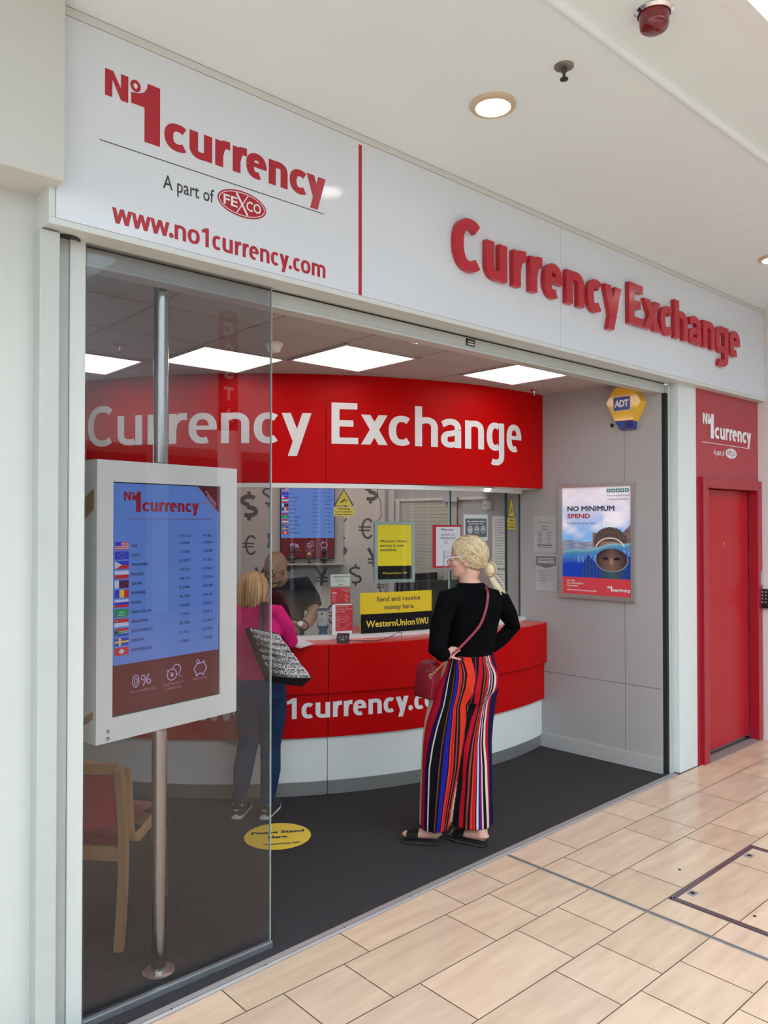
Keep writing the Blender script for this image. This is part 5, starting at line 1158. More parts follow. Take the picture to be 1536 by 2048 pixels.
def headmesh(bm, H, fx, up, s=1., male=False):
    fl = up.cross(fx).normalized(); fx = fl.cross(up).normalized()
    R = Matrix((fx, fl, up)).transposed()
    L = lambda x, y, z: H + (fx * x + fl * y + up * z) * s
    def E(x, y, z, a, b, c): ellipsoid(bm, L(x, y, z), (a * s, b * s, c * s), rot=R)
    E(-.012, 0, .035, .100, .076, .098); E(.030, 0, .01, .066, .062, .09); E(.034, 0, -.045, .058, .053 + .004 * male, .068); E(.066, 0, -.098, .022, .026 + .006 * male, .018); E(.05, 0, -.085, .035, .040, .026)
    tube(bm, [L(.086, 0, .022), L(.106, 0, -.008), L(.116, 0, -.026)], [.008 * s, .010 * s, .013 * s], 12); E(.106, 0, -.032, .014, .017, .009)
    E(.093, 0, -.056, .011, .022, .006); E(.091, 0, -.066, .011, .020, .007); E(.086, 0, .026, .012, .046, .010)
    for y in (-1, 1):
        E(.060, .040 * y, -.024, .026, .020, .024); E(-.006, .074 * y, -.012, .017, .008, .030); E(-.002, .079 * y, .004, .014, .006, .014)
    return L, R
def eyes(parent, L, s, iris):
    for y in (-1, 1):
        bm = BM(); ellipsoid(bm, L(.0775, .031 * y, .002), (.0112 * s,) * 3, n=16, m=10); e = obj('eye', bm, mat('eye white', (.75, .72, .70), .2), parent)
        bm = BM(); ellipsoid(bm, L(.0852, .031 * y, .002), (.0055 * s,) * 3, n=12, m=8); obj('iris', bm, iris, e)

SKINF = mat('fair pink skin', (.66, .37, .28), .5, noise=.05, scale=30, spec=.35)
SKINM = mat('tanned skin', (.46, .25, .17), .5, noise=.06, scale=30, spec=.35)
KNIT = mat('black knit', (.0035, .0035, .0045), .95, noise=.1, scale=300, bump=.2, spec=.05)
HA = mat('blonde hair', (.58, .43, .24), .38, noise=.12, scale=60); HB = mat('light blonde hair', (.70, .57, .36), .36, noise=.1, scale=60); HCm = mat('dark blonde hair', (.36, .24, .12), .4, noise=.1, scale=60)

# ---------------------------------------------------------------- woman in striped trousers
D = 4.393
t = thing('person', 'blonde woman in black top and striped wide trousers, hand on hip', 'person', tuple(pt(895, 1686, D)))
fx2 = (RT * -.96 + F0 * .28).normalized(); up2 = (ZZ + RT * .04).normalized()
Hc2 = pt(934, 1119, D + .01); bm = BM(); L2, R2 = headmesh(bm, Hc2, fx2, up2, .94)
# neck, hidden core, arms, hands, shins, feet
tube(bm, [L2(-.030, 0, -.05), pt(937, 1156, D + .01), pt(940, 1168, D + .01), pt(944, 1182, D + .01), pt(947, 1200, D)], [.052, .053, .062, .080, .09], 20)
etube(bm, [(pt(947, 1190, D), .12, .07), (pt(946, 1240, D), .105, .085), (pt(942, 1300, D), .095, .08), (pt(940, 1350, D), .11, .09), (pt(938, 1400, D), .07, .07)], 24)
aL = [pt(896, 1199, D - .09), pt(880, 1250, D - .15), pt(875, 1303, D - .21), pt(886, 1309, D - .19), pt(896, 1311, D - .165)]
aR = [pt(1001, 1202, D + .07), pt(1016, 1228, D + .15), pt(1026, 1252, D + .22), pt(1004, 1277, D + .20), pt(980, 1298, D + .17)]
tube(bm, [pt(930, 1200, D)] + aL, [.05, .042, .036, .030, .026, .022], 14); tube(bm, [pt(965, 1200, D)] + aR, [.05, .042, .036, .030, .026, .020], 14)
hand(bm, pt(893, 1313, D - .175), (pt(914, 1294, D - .135) - pt(893, 1313, D - .175)), (F0 + RT * .5), -1, .66, .32, .2)
hand(bm, pt(980, 1298, D + .17), (pt(958, 1302, D + .13) - pt(980, 1298, D + .17)), -F0, 1, .86, .3)
def foot(bm, heel, toe, w=.042):
    f = (toe - heel); ln = f.length; f.normalize(); s = Vector((-f.y, f.x, 0)).normalized(); P = lambda x, y, z: heel + f * x * ln + s * y + ZZ * z
    etube(bm, [(P(.02, 0, .022), .012, .012), (P(.02, 0, .04), .03, .028)], 12)
    R_ = [(.0, .010, .020, .028), (.05, .026, .030, .032), (.18, .033, .040, .040), (.35, .033, .036, .034), (.55, .038, .028, .028), (.72, .042, .022, .022), (.80, .038, .016, .018)]
    rr2 = []
    for x, w_, h, zc in R_: rr2.append([bm.verts.new(P(x, w_ * math.cos(2 * PI * k / 16), zc + h * math.sin(2 * PI * k / 16) * (1 if math.sin(2 * PI * k / 16) > 0 else .8))) for k in range(16)])
    loft(bm, rr2)
    for k, (y, l, r) in enumerate(((-.026, .98, .0115), (-.009, 1.0, .0085), (.006, .96, .0082), (.019, .92, .0078), (.030, .87, .0075))): tube(bm, [P(.74, y * .9, .018), P(l - .08, y, .017), P(l, y, .013)], [r * 1.1, r, r * .6], 10)
    return P, f, s, ln
hL, tL = atz(877, 1676, .04), atz(803, 1668, .04); hR, tR = atz(971, 1681, .04), atz(901, 1662, .04)
for q in (hL, tL, hR, tR): q.z = .026
PL = foot(bm, hL, tL); PR = foot(bm, hR, tR)
tube(bm, [PL[0](.10, 0, .03), PL[0](.12, 0, .10), pt(872, 1600, D - .0), pt(882, 1500, D - .02), pt(895, 1430, D - .03), pt(922, 1375, D - .02)], [.036, .031, .040, .048, .06, .07], 16)
tube(bm, [PR[0](.10, 0, .03), PR[0](.12, 0, .10), pt(947, 1600, D + .015), pt(946, 1500, D + .03), pt(950, 1430, D + .04), pt(948, 1375, D + .02)], [.036, .031, .038, .045, .055, .06], 16)
me = organic(bm, .0042, 4); obj('body', me, SKINF, t); eyes(t, L2, .94, BLACK)
# black top
bm = BM()
etube(bm, [(pt(940, 1311, D), .128, .112), (pt(941, 1296, D), .130, .112), (pt(943, 1265, D), .142, .115), (pt(946, 1235, D), .152, .118), (pt(948, 1210, D), .160, .115), (pt(948, 1194, D), .146, .100), (pt(946, 1182, D), .112, .088), (pt(943, 1171, D), .086, .074), (pt(941, 1165, D), .070, .066)], 40)
tube(bm, [pt(925, 1192, D - .02), aL[0], aL[1] + RT * .0, aL[2], aL[3], pt(893, 1311, D - .175)], [.06, .063, .056, .051, .043, .034], 20)
tube(bm, [pt(965, 1194, D + .02), aR[0], aR[1], aR[2], aR[3], pt(982, 1297, D + .172)], [.06, .062, .054, .047, .042, .034], 20)
me = organic(bm, .0065, 7); obj('black_top', me, KNIT, t)
# striped trousers
LEGL = [(1312, 905, 968, .10, -.01), (1340, 890, 958, .13, -.035), (1375, 868, 945, .125, -.045), (1405, 858, 938, .118, -.045), (1440, 850, 935, .112, -.04), (1480, 845, 930, .11, -.03), (1560, 842, 915, .108, -.02), (1610, 840.5, 905, .108, -.01), (1652, 840, 899, .108, -.005)]
LEGR = [(1312, 925, 984, .10, .02), (1340, 925, 995, .135, .04), (1375, 918, 996, .13, .045), (1405, 912, 991, .12, .045), (1440, 906, 986, .112, .045), (1480, 904, 982.5, .108, .04), (1560, 908, 983, .105, .03), (1610, 906, 983.5, .105, .02), (1647, 905, 984, .105, .015)]
bm = BM()
def legloft(bm, T, ph):
    R_ = []
    for v, u0, u1, rb, b in T:
        d = D + b; c = pt((u0 + u1) / 2, v, d); ra = (u1 - u0) / 2 * d / FPX; k = max(0, (v - 1400) / 250)
        R_.append(ering(bm, c, ra, rb, 64, f=lambda a, k=k: 1 + k * .045 * math.sin(7 * a + ph) + k * .03 * math.sin(11 * a + 2 * ph)))
    loft(bm, R_)
AXL = [(1303, 872, 949), (1340, 864, 949), (1375, 860, 943), (1405, 855, 935), (1440, 850, 930), (1480, 845, 924), (1560, 842, 913), (1610, 840.5, 905), (1652, 840, 899)]
AXR = [(1303, 944, 987), (1340, 944, 999), (1375, 938, 997), (1405, 932, 992), (1440, 925, 987), (1480, 920, 982.5), (1560, 914, 983), (1610, 910, 983.5), (1652, 908, 984)]
legloft(bm, LEGL, .5); legloft(bm, LEGR, 1.9)
etube(bm, [(pt(940.5, 1303, D), .127, .108), (pt(940, 1318, D), .138, .118), (pt(940, 1345, D), .160, .142), (pt(937, 1372, D), .158, .15), (pt(932, 1400, D), .13, .12)], 40)
ellipsoid(bm, pt(930, 1432, D), (.06, .085, .06)); ellipsoid(bm, pt(966, 1358, D - .055), (.092, .092, .10)); ellipsoid(bm, pt(925, 1362, D - .09), (.088, .075, .098))
me = organic(bm, .006, 9)
nv = len(me.vertices); co_ = np.empty(nv * 3); me.vertices.foreach_get('co', co_); co_ = co_.reshape(-1, 3)
RTt, F0t = np.array(RT), np.array(F0); O_ = np.array(pt(900, 1400, D)); rel = co_ - O_; la = rel @ RTt; de = rel @ F0t
zz = co_[:, 2]; zt_ = [pt(900, r[0], D).z for r in AXL]
def tab(T, q): return np.interp(zz, zt_[::-1], [((q(r) - 900) * D / FPX) for r in T][::-1])
cL, rL = tab(AXL, lambda r: (r[1] + r[2]) / 2), tab(AXL, lambda r: 900 + (r[2] - r[1]) / 2)
cR, rR = tab(AXR, lambda r: (r[1] + r[2]) / 2), tab(AXR, lambda r: 900 + (r[2] - r[1]) / 2)
seam = tab([(a[0], a[2], b[1]) for a, b in zip(AXL, AXR)], lambda r: (r[1] + r[2]) / 2)
lg = (la > seam).astype(float)
low = zz < pt(900, 1440, D).z
fr_ = de < np.interp(zz, zt_[::-1], [.0] * len(zt_)); 
c_ = np.where(lg > .5, cR, cL); r_ = np.where(lg > .5, rR, rL)
wq = np.interp(zz, [.45, .80], [1., .35])
sx = np.arctan2(wq * np.abs(de) / .115 + 1e-6, -(la - c_) / r_) / PI
for n_, arr in (('sx', sx), ('leg', lg)):
    at = me.attributes.new(n_, 'FLOAT', 'POINT'); at.data.foreach_set('value', arr)
SM = bpy.data.materials.new('striped pleated trousers'); SM.use_nodes = True; nt = SM.node_tree; B_ = nt.nodes['Principled BSDF']; B_.inputs['Roughness'].default_value = .8; B_.inputs['Specular IOR Level'].default_value = .08
K_, Rd, Nv, Bl, Cr, Or, Ru, Pu = (.006, .006, .008), (.42, .006, .018), (.010, .006, .05), (.012, .014, .24), (.60, .52, .44), (.60, .035, .018), (.26, .05, .04), (.09, .01, .16)
SL = [(0, Cr), (.03, Rd), (.12, Nv), (.20, Cr), (.23, K_), (.42, Ru), (.44, K_), (.50, Bl), (.62, K_), (.65, Or), (.69, Rd), (.73, Or), (.75, K_), (.79, Ru), (.82, K_), (.86, Or), (.95, K_), (.97, Cr)]
SR = [(0, K_), (.06, Rd), (.14, K_), (.20, Ru), (.26, K_), (.33, Or), (.38, Rd), (.46, Or), (.49, K_), (.54, Cr), (.61, Bl), (.68, Pu), (.71, Rd), (.74, Cr), (.78, K_), (.86, Cr), (.92, Rd), (.97, Nv)]
def ramp(S):
    r = nt.nodes.new('ShaderNodeValToRGB'); r.color_ramp.interpolation = 'CONSTANT'; e = r.color_ramp.elements
    S2 = [(math.acos(1 - 2 * f) / PI, c) for f, c in S]
    e[0].position = 0; e[0].color = (*S2[0][1], 1); e[1].position = S2[1][0]; e[1].color = (*S2[1][1], 1)
    for f, c in S2[2:]: q = e.new(f); q.color = (*c, 1)
    return r
a1 = nt.nodes.new('ShaderNodeAttribute'); a1.attribute_name = 'sx'; a2 = nt.nodes.new('ShaderNodeAttribute'); a2.attribute_name = 'leg'; r1, r2 = ramp(SL), ramp(SR)
mx_ = nt.nodes.new('ShaderNodeMix'); mx_.data_type = 'RGBA'; gt = nt.nodes.new('ShaderNodeMath'); gt.operation = 'GREATER_THAN'; gt.inputs[1].default_value = .5
L_ = nt.links.new; L_(a1.outputs['Fac'], r1.inputs[0]); L_(a1.outputs['Fac'], r2.inputs[0]); L_(a2.outputs['Fac'], gt.inputs[0]); L_(gt.outputs[0], mx_.inputs[0]); L_(r1.outputs[0], mx_.inputs[6]); L_(r2.outputs[0], mx_.inputs[7]); L_(mx_.outputs[2], B_.inputs['Base Color'])
wv = nt.nodes.new('ShaderNodeMath'); wv.operation = 'MULTIPLY'; wv.inputs[1].default_value = 260; sn = nt.nodes.new('ShaderNodeMath'); sn.operation = 'SINE'; bp = nt.nodes.new('ShaderNodeBump'); bp.inputs['Strength'].default_value = .2; bp.inputs['Distance'].default_value = .004
L_(a1.outputs['Fac'], wv.inputs[0]); L_(wv.outputs[0], sn.inputs[0]); L_(sn.outputs[0], bp.inputs['Height']); L_(bp.outputs[0], B_.inputs['Normal'])
obj('striped_trousers', me, SM, t)
# hair: swept back into a low bun
def hair_strands(bm, L, starts, end, rad, cen, r0=.0045, n=9, sag=0.):
    for q, (sx_, sy_, sz_) in enumerate(starts):
        a = Vector((sx_ - cen[0], sy_ - cen[1], sz_ - cen[2])); b = Vector((end[0] - cen[0] + random.uniform(-.01, .01), end[1] - cen[1] + random.uniform(-.012, .012), end[2] - cen[2] + random.uniform(-.012, .012)))
        pts = []
        for i in range(n):
            s = i / (n - 1); d = a * (1 - s) + b * s; e = Vector((d.x / rad[0], d.y / rad[1], d.z / rad[2])).normalized() * (1.028 + .008 * math.sin(q)); 
            w_ = min(1, max(0, (s - .8) / .2)); p = Vector((e.x * rad[0], e.y * rad[1], e.z * rad[2])) * (1 - w_) + b * w_; pts.append(L(cen[0] + p.x, cen[1] + p.y, cen[2] + p.z - sag * math.sin(s * PI)))
        tube(bm, pts, [r0 * (.5 + .8 * math.sin(PI * min(1, .15 + .8 * i / (n - 1)))) for i in range(n)], 6, mi=(1, 0, 1, 2, 0, 1, 0)[int((sy_ + .1) * 95 + random.uniform(-.4, .4)) % 7])
bm = BM(); cen, rad = (-.016, 0, .040), (.108, .084, .104)
def cap_shell(bm, L, cen, rad, keep, n=40, m=26, th=.93):
    V = {}
    for i in range(m + 1):
        for k in range(n):
            a = PI * i / m - PI / 2; b = 2 * PI * k / n; V[i, k] = Vector((cen[0] + rad[0] * math.cos(a) * math.cos(b), cen[1] + rad[1] * math.cos(a) * math.sin(b), cen[2] + rad[2] * math.sin(a)))
    vb = {}
    def g(i, k):
        if (i, k) not in vb: vb[i, k] = bm.verts.new(L(*V[i, k]))
        return vb[i, k]
    for i in range(m):
        for k in range(n):
            q = [(i, k), (i, (k + 1) % n), (i + 1, (k + 1) % n), (i + 1, k)]; c = sum((V[x] for x in q), Vector()) / 4
            if keep(c): f = bm.faces.new([g(*x) for x in q]); f.smooth = True; f.material_index = 0
def keep2(c):
    line = .075 if c.x > .09 else (.012 + (.063) * max(0, (c.x - .0)) / .09 if c.x > 0 else (.012 + c.x * 1.5)); return c.z > line - .004
cap_shell(bm, L2, cen, rad, keep2); bmesh.ops.solidify(bm, geom=bm.faces[:], thickness=.006)
st_ = []
for i in range(420):
    y = random.uniform(-1, 1); x = .082 - .045 * abs(y) ** 1.6 + (random.uniform(-.02, .004) if i < 220 else random.uniform(-.12, -.01)); z = cen[2] + rad[2] * math.sqrt(max(.02, 1 - (x - cen[0]) ** 2 / rad[0] ** 2 - (y * .95) ** 2)) if abs(y) < .8 else .035 + random.uniform(-.02, .03)
    st_.append((x, y * .083, z))
hair_strands(bm, L2, st_, (-.122, 0, -.040), rad, cen, .0040)
bc = (-.142, 0, -.052)
for i in range(44):
    a0 = random.uniform(0, 2 * PI); r_ = random.uniform(.010, .034); tilt = random.uniform(-.6, .6)
    tube(bm, [L2(bc[0] + r_ * math.cos(a0 + k * .5), bc[1] + r_ * .8 * math.sin(tilt) * math.sin(k * .5) + random.uniform(-.002, .002) + .012 * math.cos(tilt * 5), bc[2] + r_ * 1.25 * math.sin(a0 + k * .5)) for k in range(10)], .0052, 6, mi=random.choice((0, 1, 1, 2)))
ellipsoid(bm, L2(*bc), (.030, .028, .036), mi=1, rot=R2)
tails = tuple(((980 + random.uniform(-4, 6), 1148), (988 + random.uniform(-3, 4), 1162 + random.uniform(-3, 3)), (998 + random.uniform(-4, 4), 1175), (1008 + random.uniform(-7, 5), 1188 + random.uniform(-6, 3))) for _ in range(12))
for P in tails + (((977, 1139), (979, 1126), (984, 1119), (989, 1117)), ((985, 1160), (995, 1172), (1004, 1182), (1012, 1188)), ((982, 1158), (990, 1168), (1000, 1180), (1009, 1186)), ((978, 1150), (984, 1166), (992, 1176), (1002, 1183)), ((990, 1150), (1000, 1158), (1007, 1170), (1010, 1180))):
    tube(bm, smoothp([pt(u, v, D - .02 - .012 * i) for i, (u, v) in enumerate(P)], 3), [.0034 * (1 - .07 * k) for k in range(10)], 6, mi=1)
obj('blonde_hair', bm, [HA, HB, HCm], t)
# clear face shield on glasses frame
VIS = glass('clear visor plastic', (.93, .94, .96), 1.45, .05)
bm = BM(); R_ = []
for z_ in (-.135, -.06, .0, .045):
    R_.append([bm.verts.new(L2(.045 + .098 * math.cos(a), .098 * math.sin(a), z_)) for a in [math.radians(q) for q in range(-62, 63, 8)]])
loft(bm, R_, closed=False); bmesh.ops.solidify(bm, geom=bm.faces[:], thickness=.0012); vz = obj('face_shield', bm, VIS, t)
bm = BM(); WP = mat('frosted shield frame', (.72, .74, .80), .25)
for y in (-1, 1): tube(bm, [L2(-.01, .083 * y, .018), L2(.06, .085 * y, .014), L2(.10, .075 * y, .008)], [.0018, .0026, .003], 8)
tube(bm, [L2(.10, .075, .010), L2(.128, .045, .012), L2(.138, 0, .012), L2(.128, -.045, .012), L2(.10, -.075, .010)], .0018, 8); obj('shield_frame', bm, WP, vz)
# sandals
SB = mat('black sandal rubber', (.012, .011, .012), .5); 
for (P_, f, s_, ln), nm in ((PL, 0), (PR, 1)):
    bm = BM(); out = [(-.03, 0), (-.02, .022), (.05, .033), (.3, .036), (.5, .040), (.72, .049), (.9, .045), (1.0, .032), (1.055, .0)]; poly = out + [(x, -y) for x, y in out[-2:0:-1]]
    prism(bm, poly, lambda x, y, q: P_(x, y, q - .026), .0065, .026 + .004); sd = obj('sandal', bm, SB, t)
    bm = BM(); R_ = []
    for x in (.50, .58, .66, .74, .82): R_.append([bm.verts.new(P_(x, .053 * math.cos(a), .002 + (.066 - .022 * (x - .5) / .32) * math.sin(a) ** .6)) for a in [math.radians(q) for q in range(4, 177, 12)]])
    loft(bm, R_, closed=False); bmesh.ops.solidify(bm, geom=bm.faces[:], thickness=.004); obj('strap', bm, mat('quilted black strap', (.01, .01, .01), .45, bump=.6, scale=150), sd)
    bm = BM()
    for k in range(30):
        x = -.02 + 1.05 * k / 29; w_ = np.interp(x, [o[0] for o in out], [o[1] for o in out])
        for sg in (-1, 1): ellipsoid(bm, P_(x, sg * (w_ + .0005), -.010), (.0022,) * 3, n=6, m=5)
    o = obj('stud_trim', bm, mat('silver stud', (.8, .8, .8), .2, metal=.9), sd); o['kind'] = 'stuff'
# her red bag
bc_ = pt(856, 1358, D - .09); be = (RT * .80 - F0 * .60).normalized(); bn = (RT * -.60 - F0 * .80).normalized(); bz = (ZZ * .985 + RT * .17).normalized(); be = bn.cross(bz) * -1
t2 = thing('handbag', 'small dark red leather bag hanging at the hip of the striped-trousers woman', 'handbag', tuple(bc_ - ZZ * .1)); BAG = mat('dark red leather', (.23, .008, .022), .42, noise=.05, scale=150, bump=.1)
be = (RT * .72 - F0 * .69).normalized(); bn = (RT * -.69 - F0 * .72).normalized(); bz = (ZZ + RT * .10).normalized()
bm = BM(); R_ = []
for z_, wx, wy in ((-.100, .082, .030), (-.094, .088, .036), (0, .088, .036), (.055, .085, .034), (.088, .066, .030), (.100, .045, .024)):
    R_.append([bm.verts.new(bc_ + bn.cross(bz) * (wx * .72 * sg) * 1 + bn * (wy * s2) + bz * z_) for sg, s2 in ((-1, -.9), (-1.0, .9), (-.9, 1), (.9, 1), (1, .9), (1, -.9), (.9, -1), (-.9, -1))])
loft(bm, R_); obj('pouch', bm, BAG, t2, 50)
GOLD = mat('gold chain', (.75, .55, .28), .25, metal=.9)
bm = BM(); c0, c1 = pt(862, 1352, D - .15), pt(903, 1309, D - .20)
for k in range(17):
    s = k / 16; c = c0 * (1 - s) + c1 * s; d_ = (c1 - c0).normalized(); n_ = (F0 if k % 2 else ZZ).cross(d_).normalized()
    tube(bm, [c + d_ * .0065 * math.cos(a) + n_ * .0045 * math.sin(a) for a in [2 * PI * j / 8 for j in range(9)]], .0014, 5, cap=False)
obj('chain', bm, GOLD, t2)
bm = BM(); tube(bm, [c0 + Vector((math.cos(a) * .011 * RT.x, math.cos(a) * .011 * RT.y, math.sin(a) * .011)) for a in [2 * PI * j / 12 for j in range(13)]], .0018, 6, cap=False)
tube(bm, [pt(868, 1307, D - .15), pt(869, 1316, D - .15), pt(873, 1322, D - .13)], .0022, 6); obj('ring', bm, GOLD, t2)
bm = BM(); sp = smoothp([c1, pt(916, 1299, D - .155), pt(933, 1282, D - .145), pt(959, 1252, D - .133), pt(972, 1219, D - .122), pt(976, 1190, D - .108), pt(973, 1176, D - .07), pt(969, 1172, D - .02)], 5)
R_ = []
for i, p in enumerate(sp):
    d_ = (sp[min(i + 1, len(sp) - 1)] - sp[max(i - 1, 0)]).normalized(); s_ = d_.cross(F0).normalized(); R_.append([bm.verts.new(p + s_ * a + F0 * b) for a, b in ((-.0065, 0), (.0065, 0), (.0065, .003), (-.0065, .003))])
loft(bm, R_); obj('strap', bm, mat('raspberry strap leather', (.25, .018, .04), .45), t2)
bm = BM(); obox(bm, bc_ + bn * .0375 + bz * .052 - bn.cross(bz) * .02, bn.cross(bz), bn, bz, .008, .001, .004); obj('badge', bm, GOLD, t2)

# ---------------------------------------------------------------- woman in pink
D1 = 4.73
t = thing('person', 'blonde woman in pink jumper and jeans leaning over the counter', 'person', tuple(pt(510, 1640, D1)))
fx1 = (F0 * .93 + RT * .10 - ZZ * .28).normalized(); up1 = (ZZ * .96 + F0 * .28).normalized(); Hc1 = pt(507, 1187, D1 + .26); bm = BM(); L1, R1_ = headmesh(bm, Hc1, fx1, up1, .95)
tube(bm, [L1(-.03, 0, -.05), pt(512, 1222, D1 + .20), pt(514, 1245, D1 + .15)], [.052, .052, .08], 18)
etube(bm, [(pt(515, 1235, D1 + .17), .13, .07), (pt(514, 1290, D1 + .10), .12, .08), (pt(518, 1350, D1 + .03), .12, .09), (pt(521, 1400, D1 + .0), .09, .08)], 24)
bR = [pt(552, 1226, D1 + .14), pt(572, 1254, D1 + .16), pt(582, 1282, D1 + .20), pt(560, 1281, D1 + .33), pt(545, 1275, D1 + .40)]
bL = [pt(474, 1226, D1 + .16), pt(455, 1256, D1 + .20), pt(448, 1284, D1 + .26), pt(470, 1278, D1 + .38), pt(486, 1272, D1 + .44)]
tube(bm, [pt(520, 1230, D1 + .16)] + bR, [.05, .04, .036, .03, .026, .021], 14); tube(bm, [pt(505, 1230, D1 + .16)] + bL, [.05, .04, .036, .03, .026, .021], 14)
hand(bm, bR[-1], -RT + F0 * .4, -ZZ, 1, .85, .35); hand(bm, bL[-1], RT + F0 * .3, -ZZ, -1, .85, .35)
h1, t1 = atz(529, 1630, .03), atz(549, 1606, .03); h0, t0_ = atz(473, 1629, .03), atz(493, 1603, .03)
for q in (h1, t1, h0, t0_): q.z = .024
t1 = h1 + (t1 - h1).normalized() * .235; t0_ = h0 + (t0_ - h0).normalized() * .235
F1 = foot(bm, h1, t1); F2 = foot(bm, h0, t0_)
kR, kL = pt(541, 1492, D1 + .06), pt(496, 1488, D1 + .05)
tube(bm, [F1[0](.12, 0, .04), F1[0](.13, 0, .10), kR, pt(543, 1400, D1 + .02)], [.034, .030, .045, .06], 14); tube(bm, [F2[0](.12, 0, .04), F2[0](.13, 0, .10), kL, pt(497, 1400, D1 + .02)], [.034, .030, .045, .06], 14)
obj('body', organic(bm, .0045, 4), SKINF, t)
bm = BM()
etube(bm, [(pt(521, 1356, D1 + .01), .150, .118), (pt(519, 1335, D1 + .03), .146, .115), (pt(516, 1300, D1 + .07), .142, .115), (pt(514, 1262, D1 + .11), .150, .115), (pt(514, 1236, D1 + .15), .148, .105), (pt(514, 1218, D1 + .18), .115, .09), (pt(512, 1206, D1 + .21), .068, .066)], 36)
tube(bm, [pt(535, 1225, D1 + .15), bR[0], bR[1], bR[2], bR[3], pt(548, 1276, D1 + .385)], [.055, .060, .054, .047, .040, .032], 20); tube(bm, [pt(492, 1225, D1 + .16), bL[0], bL[1], bL[2], bL[3], pt(484, 1273, D1 + .43)], [.055, .058, .052, .046, .040, .032], 20)
obj('pink_jumper', organic(bm, .0065, 6), mat('magenta pink knit', (.62, .012, .16), .8, noise=.06, scale=200, bump=.15, spec=.2), t)
bm = BM(); JE = mat('dark blue denim', (.018, .045, .12), .8, noise=.2, scale=90, bump=.15, spec=.15, col2=(.010, .022, .055))
etube(bm, [(pt(521, 1344, D1 + .02), .140, .108), (pt(521, 1365, D1 + .0), .155, .125), (pt(521, 1390, D1 - .01), .155, .135), (pt(520, 1420, D1 + .0), .135, .105)], 32)
tube(bm, [pt(544, 1385, D1 + .0), pt(545, 1430, D1 + .02), pt(542, 1470, D1 + .05), kR, pt(541, 1540, D1 + .05), pt(537, 1580, D1 + .06), F1[0](.12, 0, .065)], [.088, .085, .070, .062, .062, .050, .042], 24)
tube(bm, [pt(498, 1385, D1 + .0), pt(498, 1430, D1 + .02), pt(499, 1470, D1 + .05), kL, pt(486, 1540, D1 + .03), pt(482, 1575, D1 + .03), F2[0](.12, 0, .075)], [.088, .084, .070, .062, .060, .048, .040], 24)
obj('jeans', organic(bm, .006, 5), JE, t)
WS = mat('white rubber sole', (.62, .62, .60), .5); CV = mat('black canvas shoe', (.02, .02, .024), .8)
for P_, f, s_, ln in (F1, F2):
    bm = BM(); out = [(-.06, 0), (-.04, .026), (.05, .034), (.35, .036), (.6, .043), (.8, .045), (.97, .036), (1.07, .0)]; poly = out + [(x, -y) for x, y in out[-2:0:-1]]
    prism(bm, poly, lambda x, y, q: P_(x, y, q - .024), .006, .034); sh = obj('shoe_sole', bm, WS, t)
    bm = BM(); R_ = []
    for x, w_, h_ in ((-.05, .024, .068), (.02, .036, .078), (.15, .042, .080), (.30, .042, .078), (.5, .045, .070), (.72, .048, .054), (.92, .040, .040), (1.05, .020, .024)): R_.append([bm.verts.new(P_(x, w_ * math.cos(a), .006 + h_ * max(0, math.sin(a)) - .004)) for a in [2 * PI * k / 20 for k in range(20)]])
    loft(bm, R_); obj('canvas_upper', bm, CV, sh, 60)
bm = BM(); cen1, rad1 = (-.016, 0, .034), (.110, .090, .108); cap_shell(bm, L1, cen1, rad1, lambda c: not (c.x > .045 and c.z < .085) and c.z > -.04); bmesh.ops.solidify(bm, geom=bm.faces[:], thickness=.008)
for i in range(230):   # bob of straight strands falling from the crown
    a = random.uniform(-PI * .80, PI * .80) + PI; r_ = random.random(); top = Vector((.02 + .03 * random.random(), .01 * random.uniform(-1, 1), .142)); pts = []
    ln_ = random.uniform(.125, .155)
    for k in range(9):
        s = k / 8; q = min(1, s * 1.7); e = q * PI / 2 * 1.02; rr_ = math.sin(e); p = Vector((cen1[0] + (rad1[0] + .006) * rr_ * math.cos(a), cen1[1] + (rad1[1] + .007) * rr_ * math.sin(a), cen1[2] + (rad1[2] + .004) * math.cos(e)))
        if q >= 1: p.z = cen1[2] - (s - .588) / .412 * ln_; w_ = 1.02 + .06 * math.sin(s * 5 + i) - .10 * max(0, s - .85) / .15; p.x = cen1[0] + (p.x - cen1[0]) * w_; p.y *= w_
        if p.x > .055 and p.z < .07: p.y = math.copysign(max(abs(p.y), .075), p.y or 1)
        pts.append(L1(*p))
    tube(bm, pts, [.0045, .006, .0075, .0075, .0075, .0075, .007, .006, .0025], 6, mi=random.choice((0, 0, 0, 1, 2)))
obj('blonde_bob', bm, [mat('honey blonde hair', (.60, .36, .14), .4, noise=.1, scale=60), mat('light honey hair', (.74, .52, .27), .4, noise=.1, scale=60), mat('dark honey hair', (.34, .18, .07), .4, noise=.1, scale=60)], t)
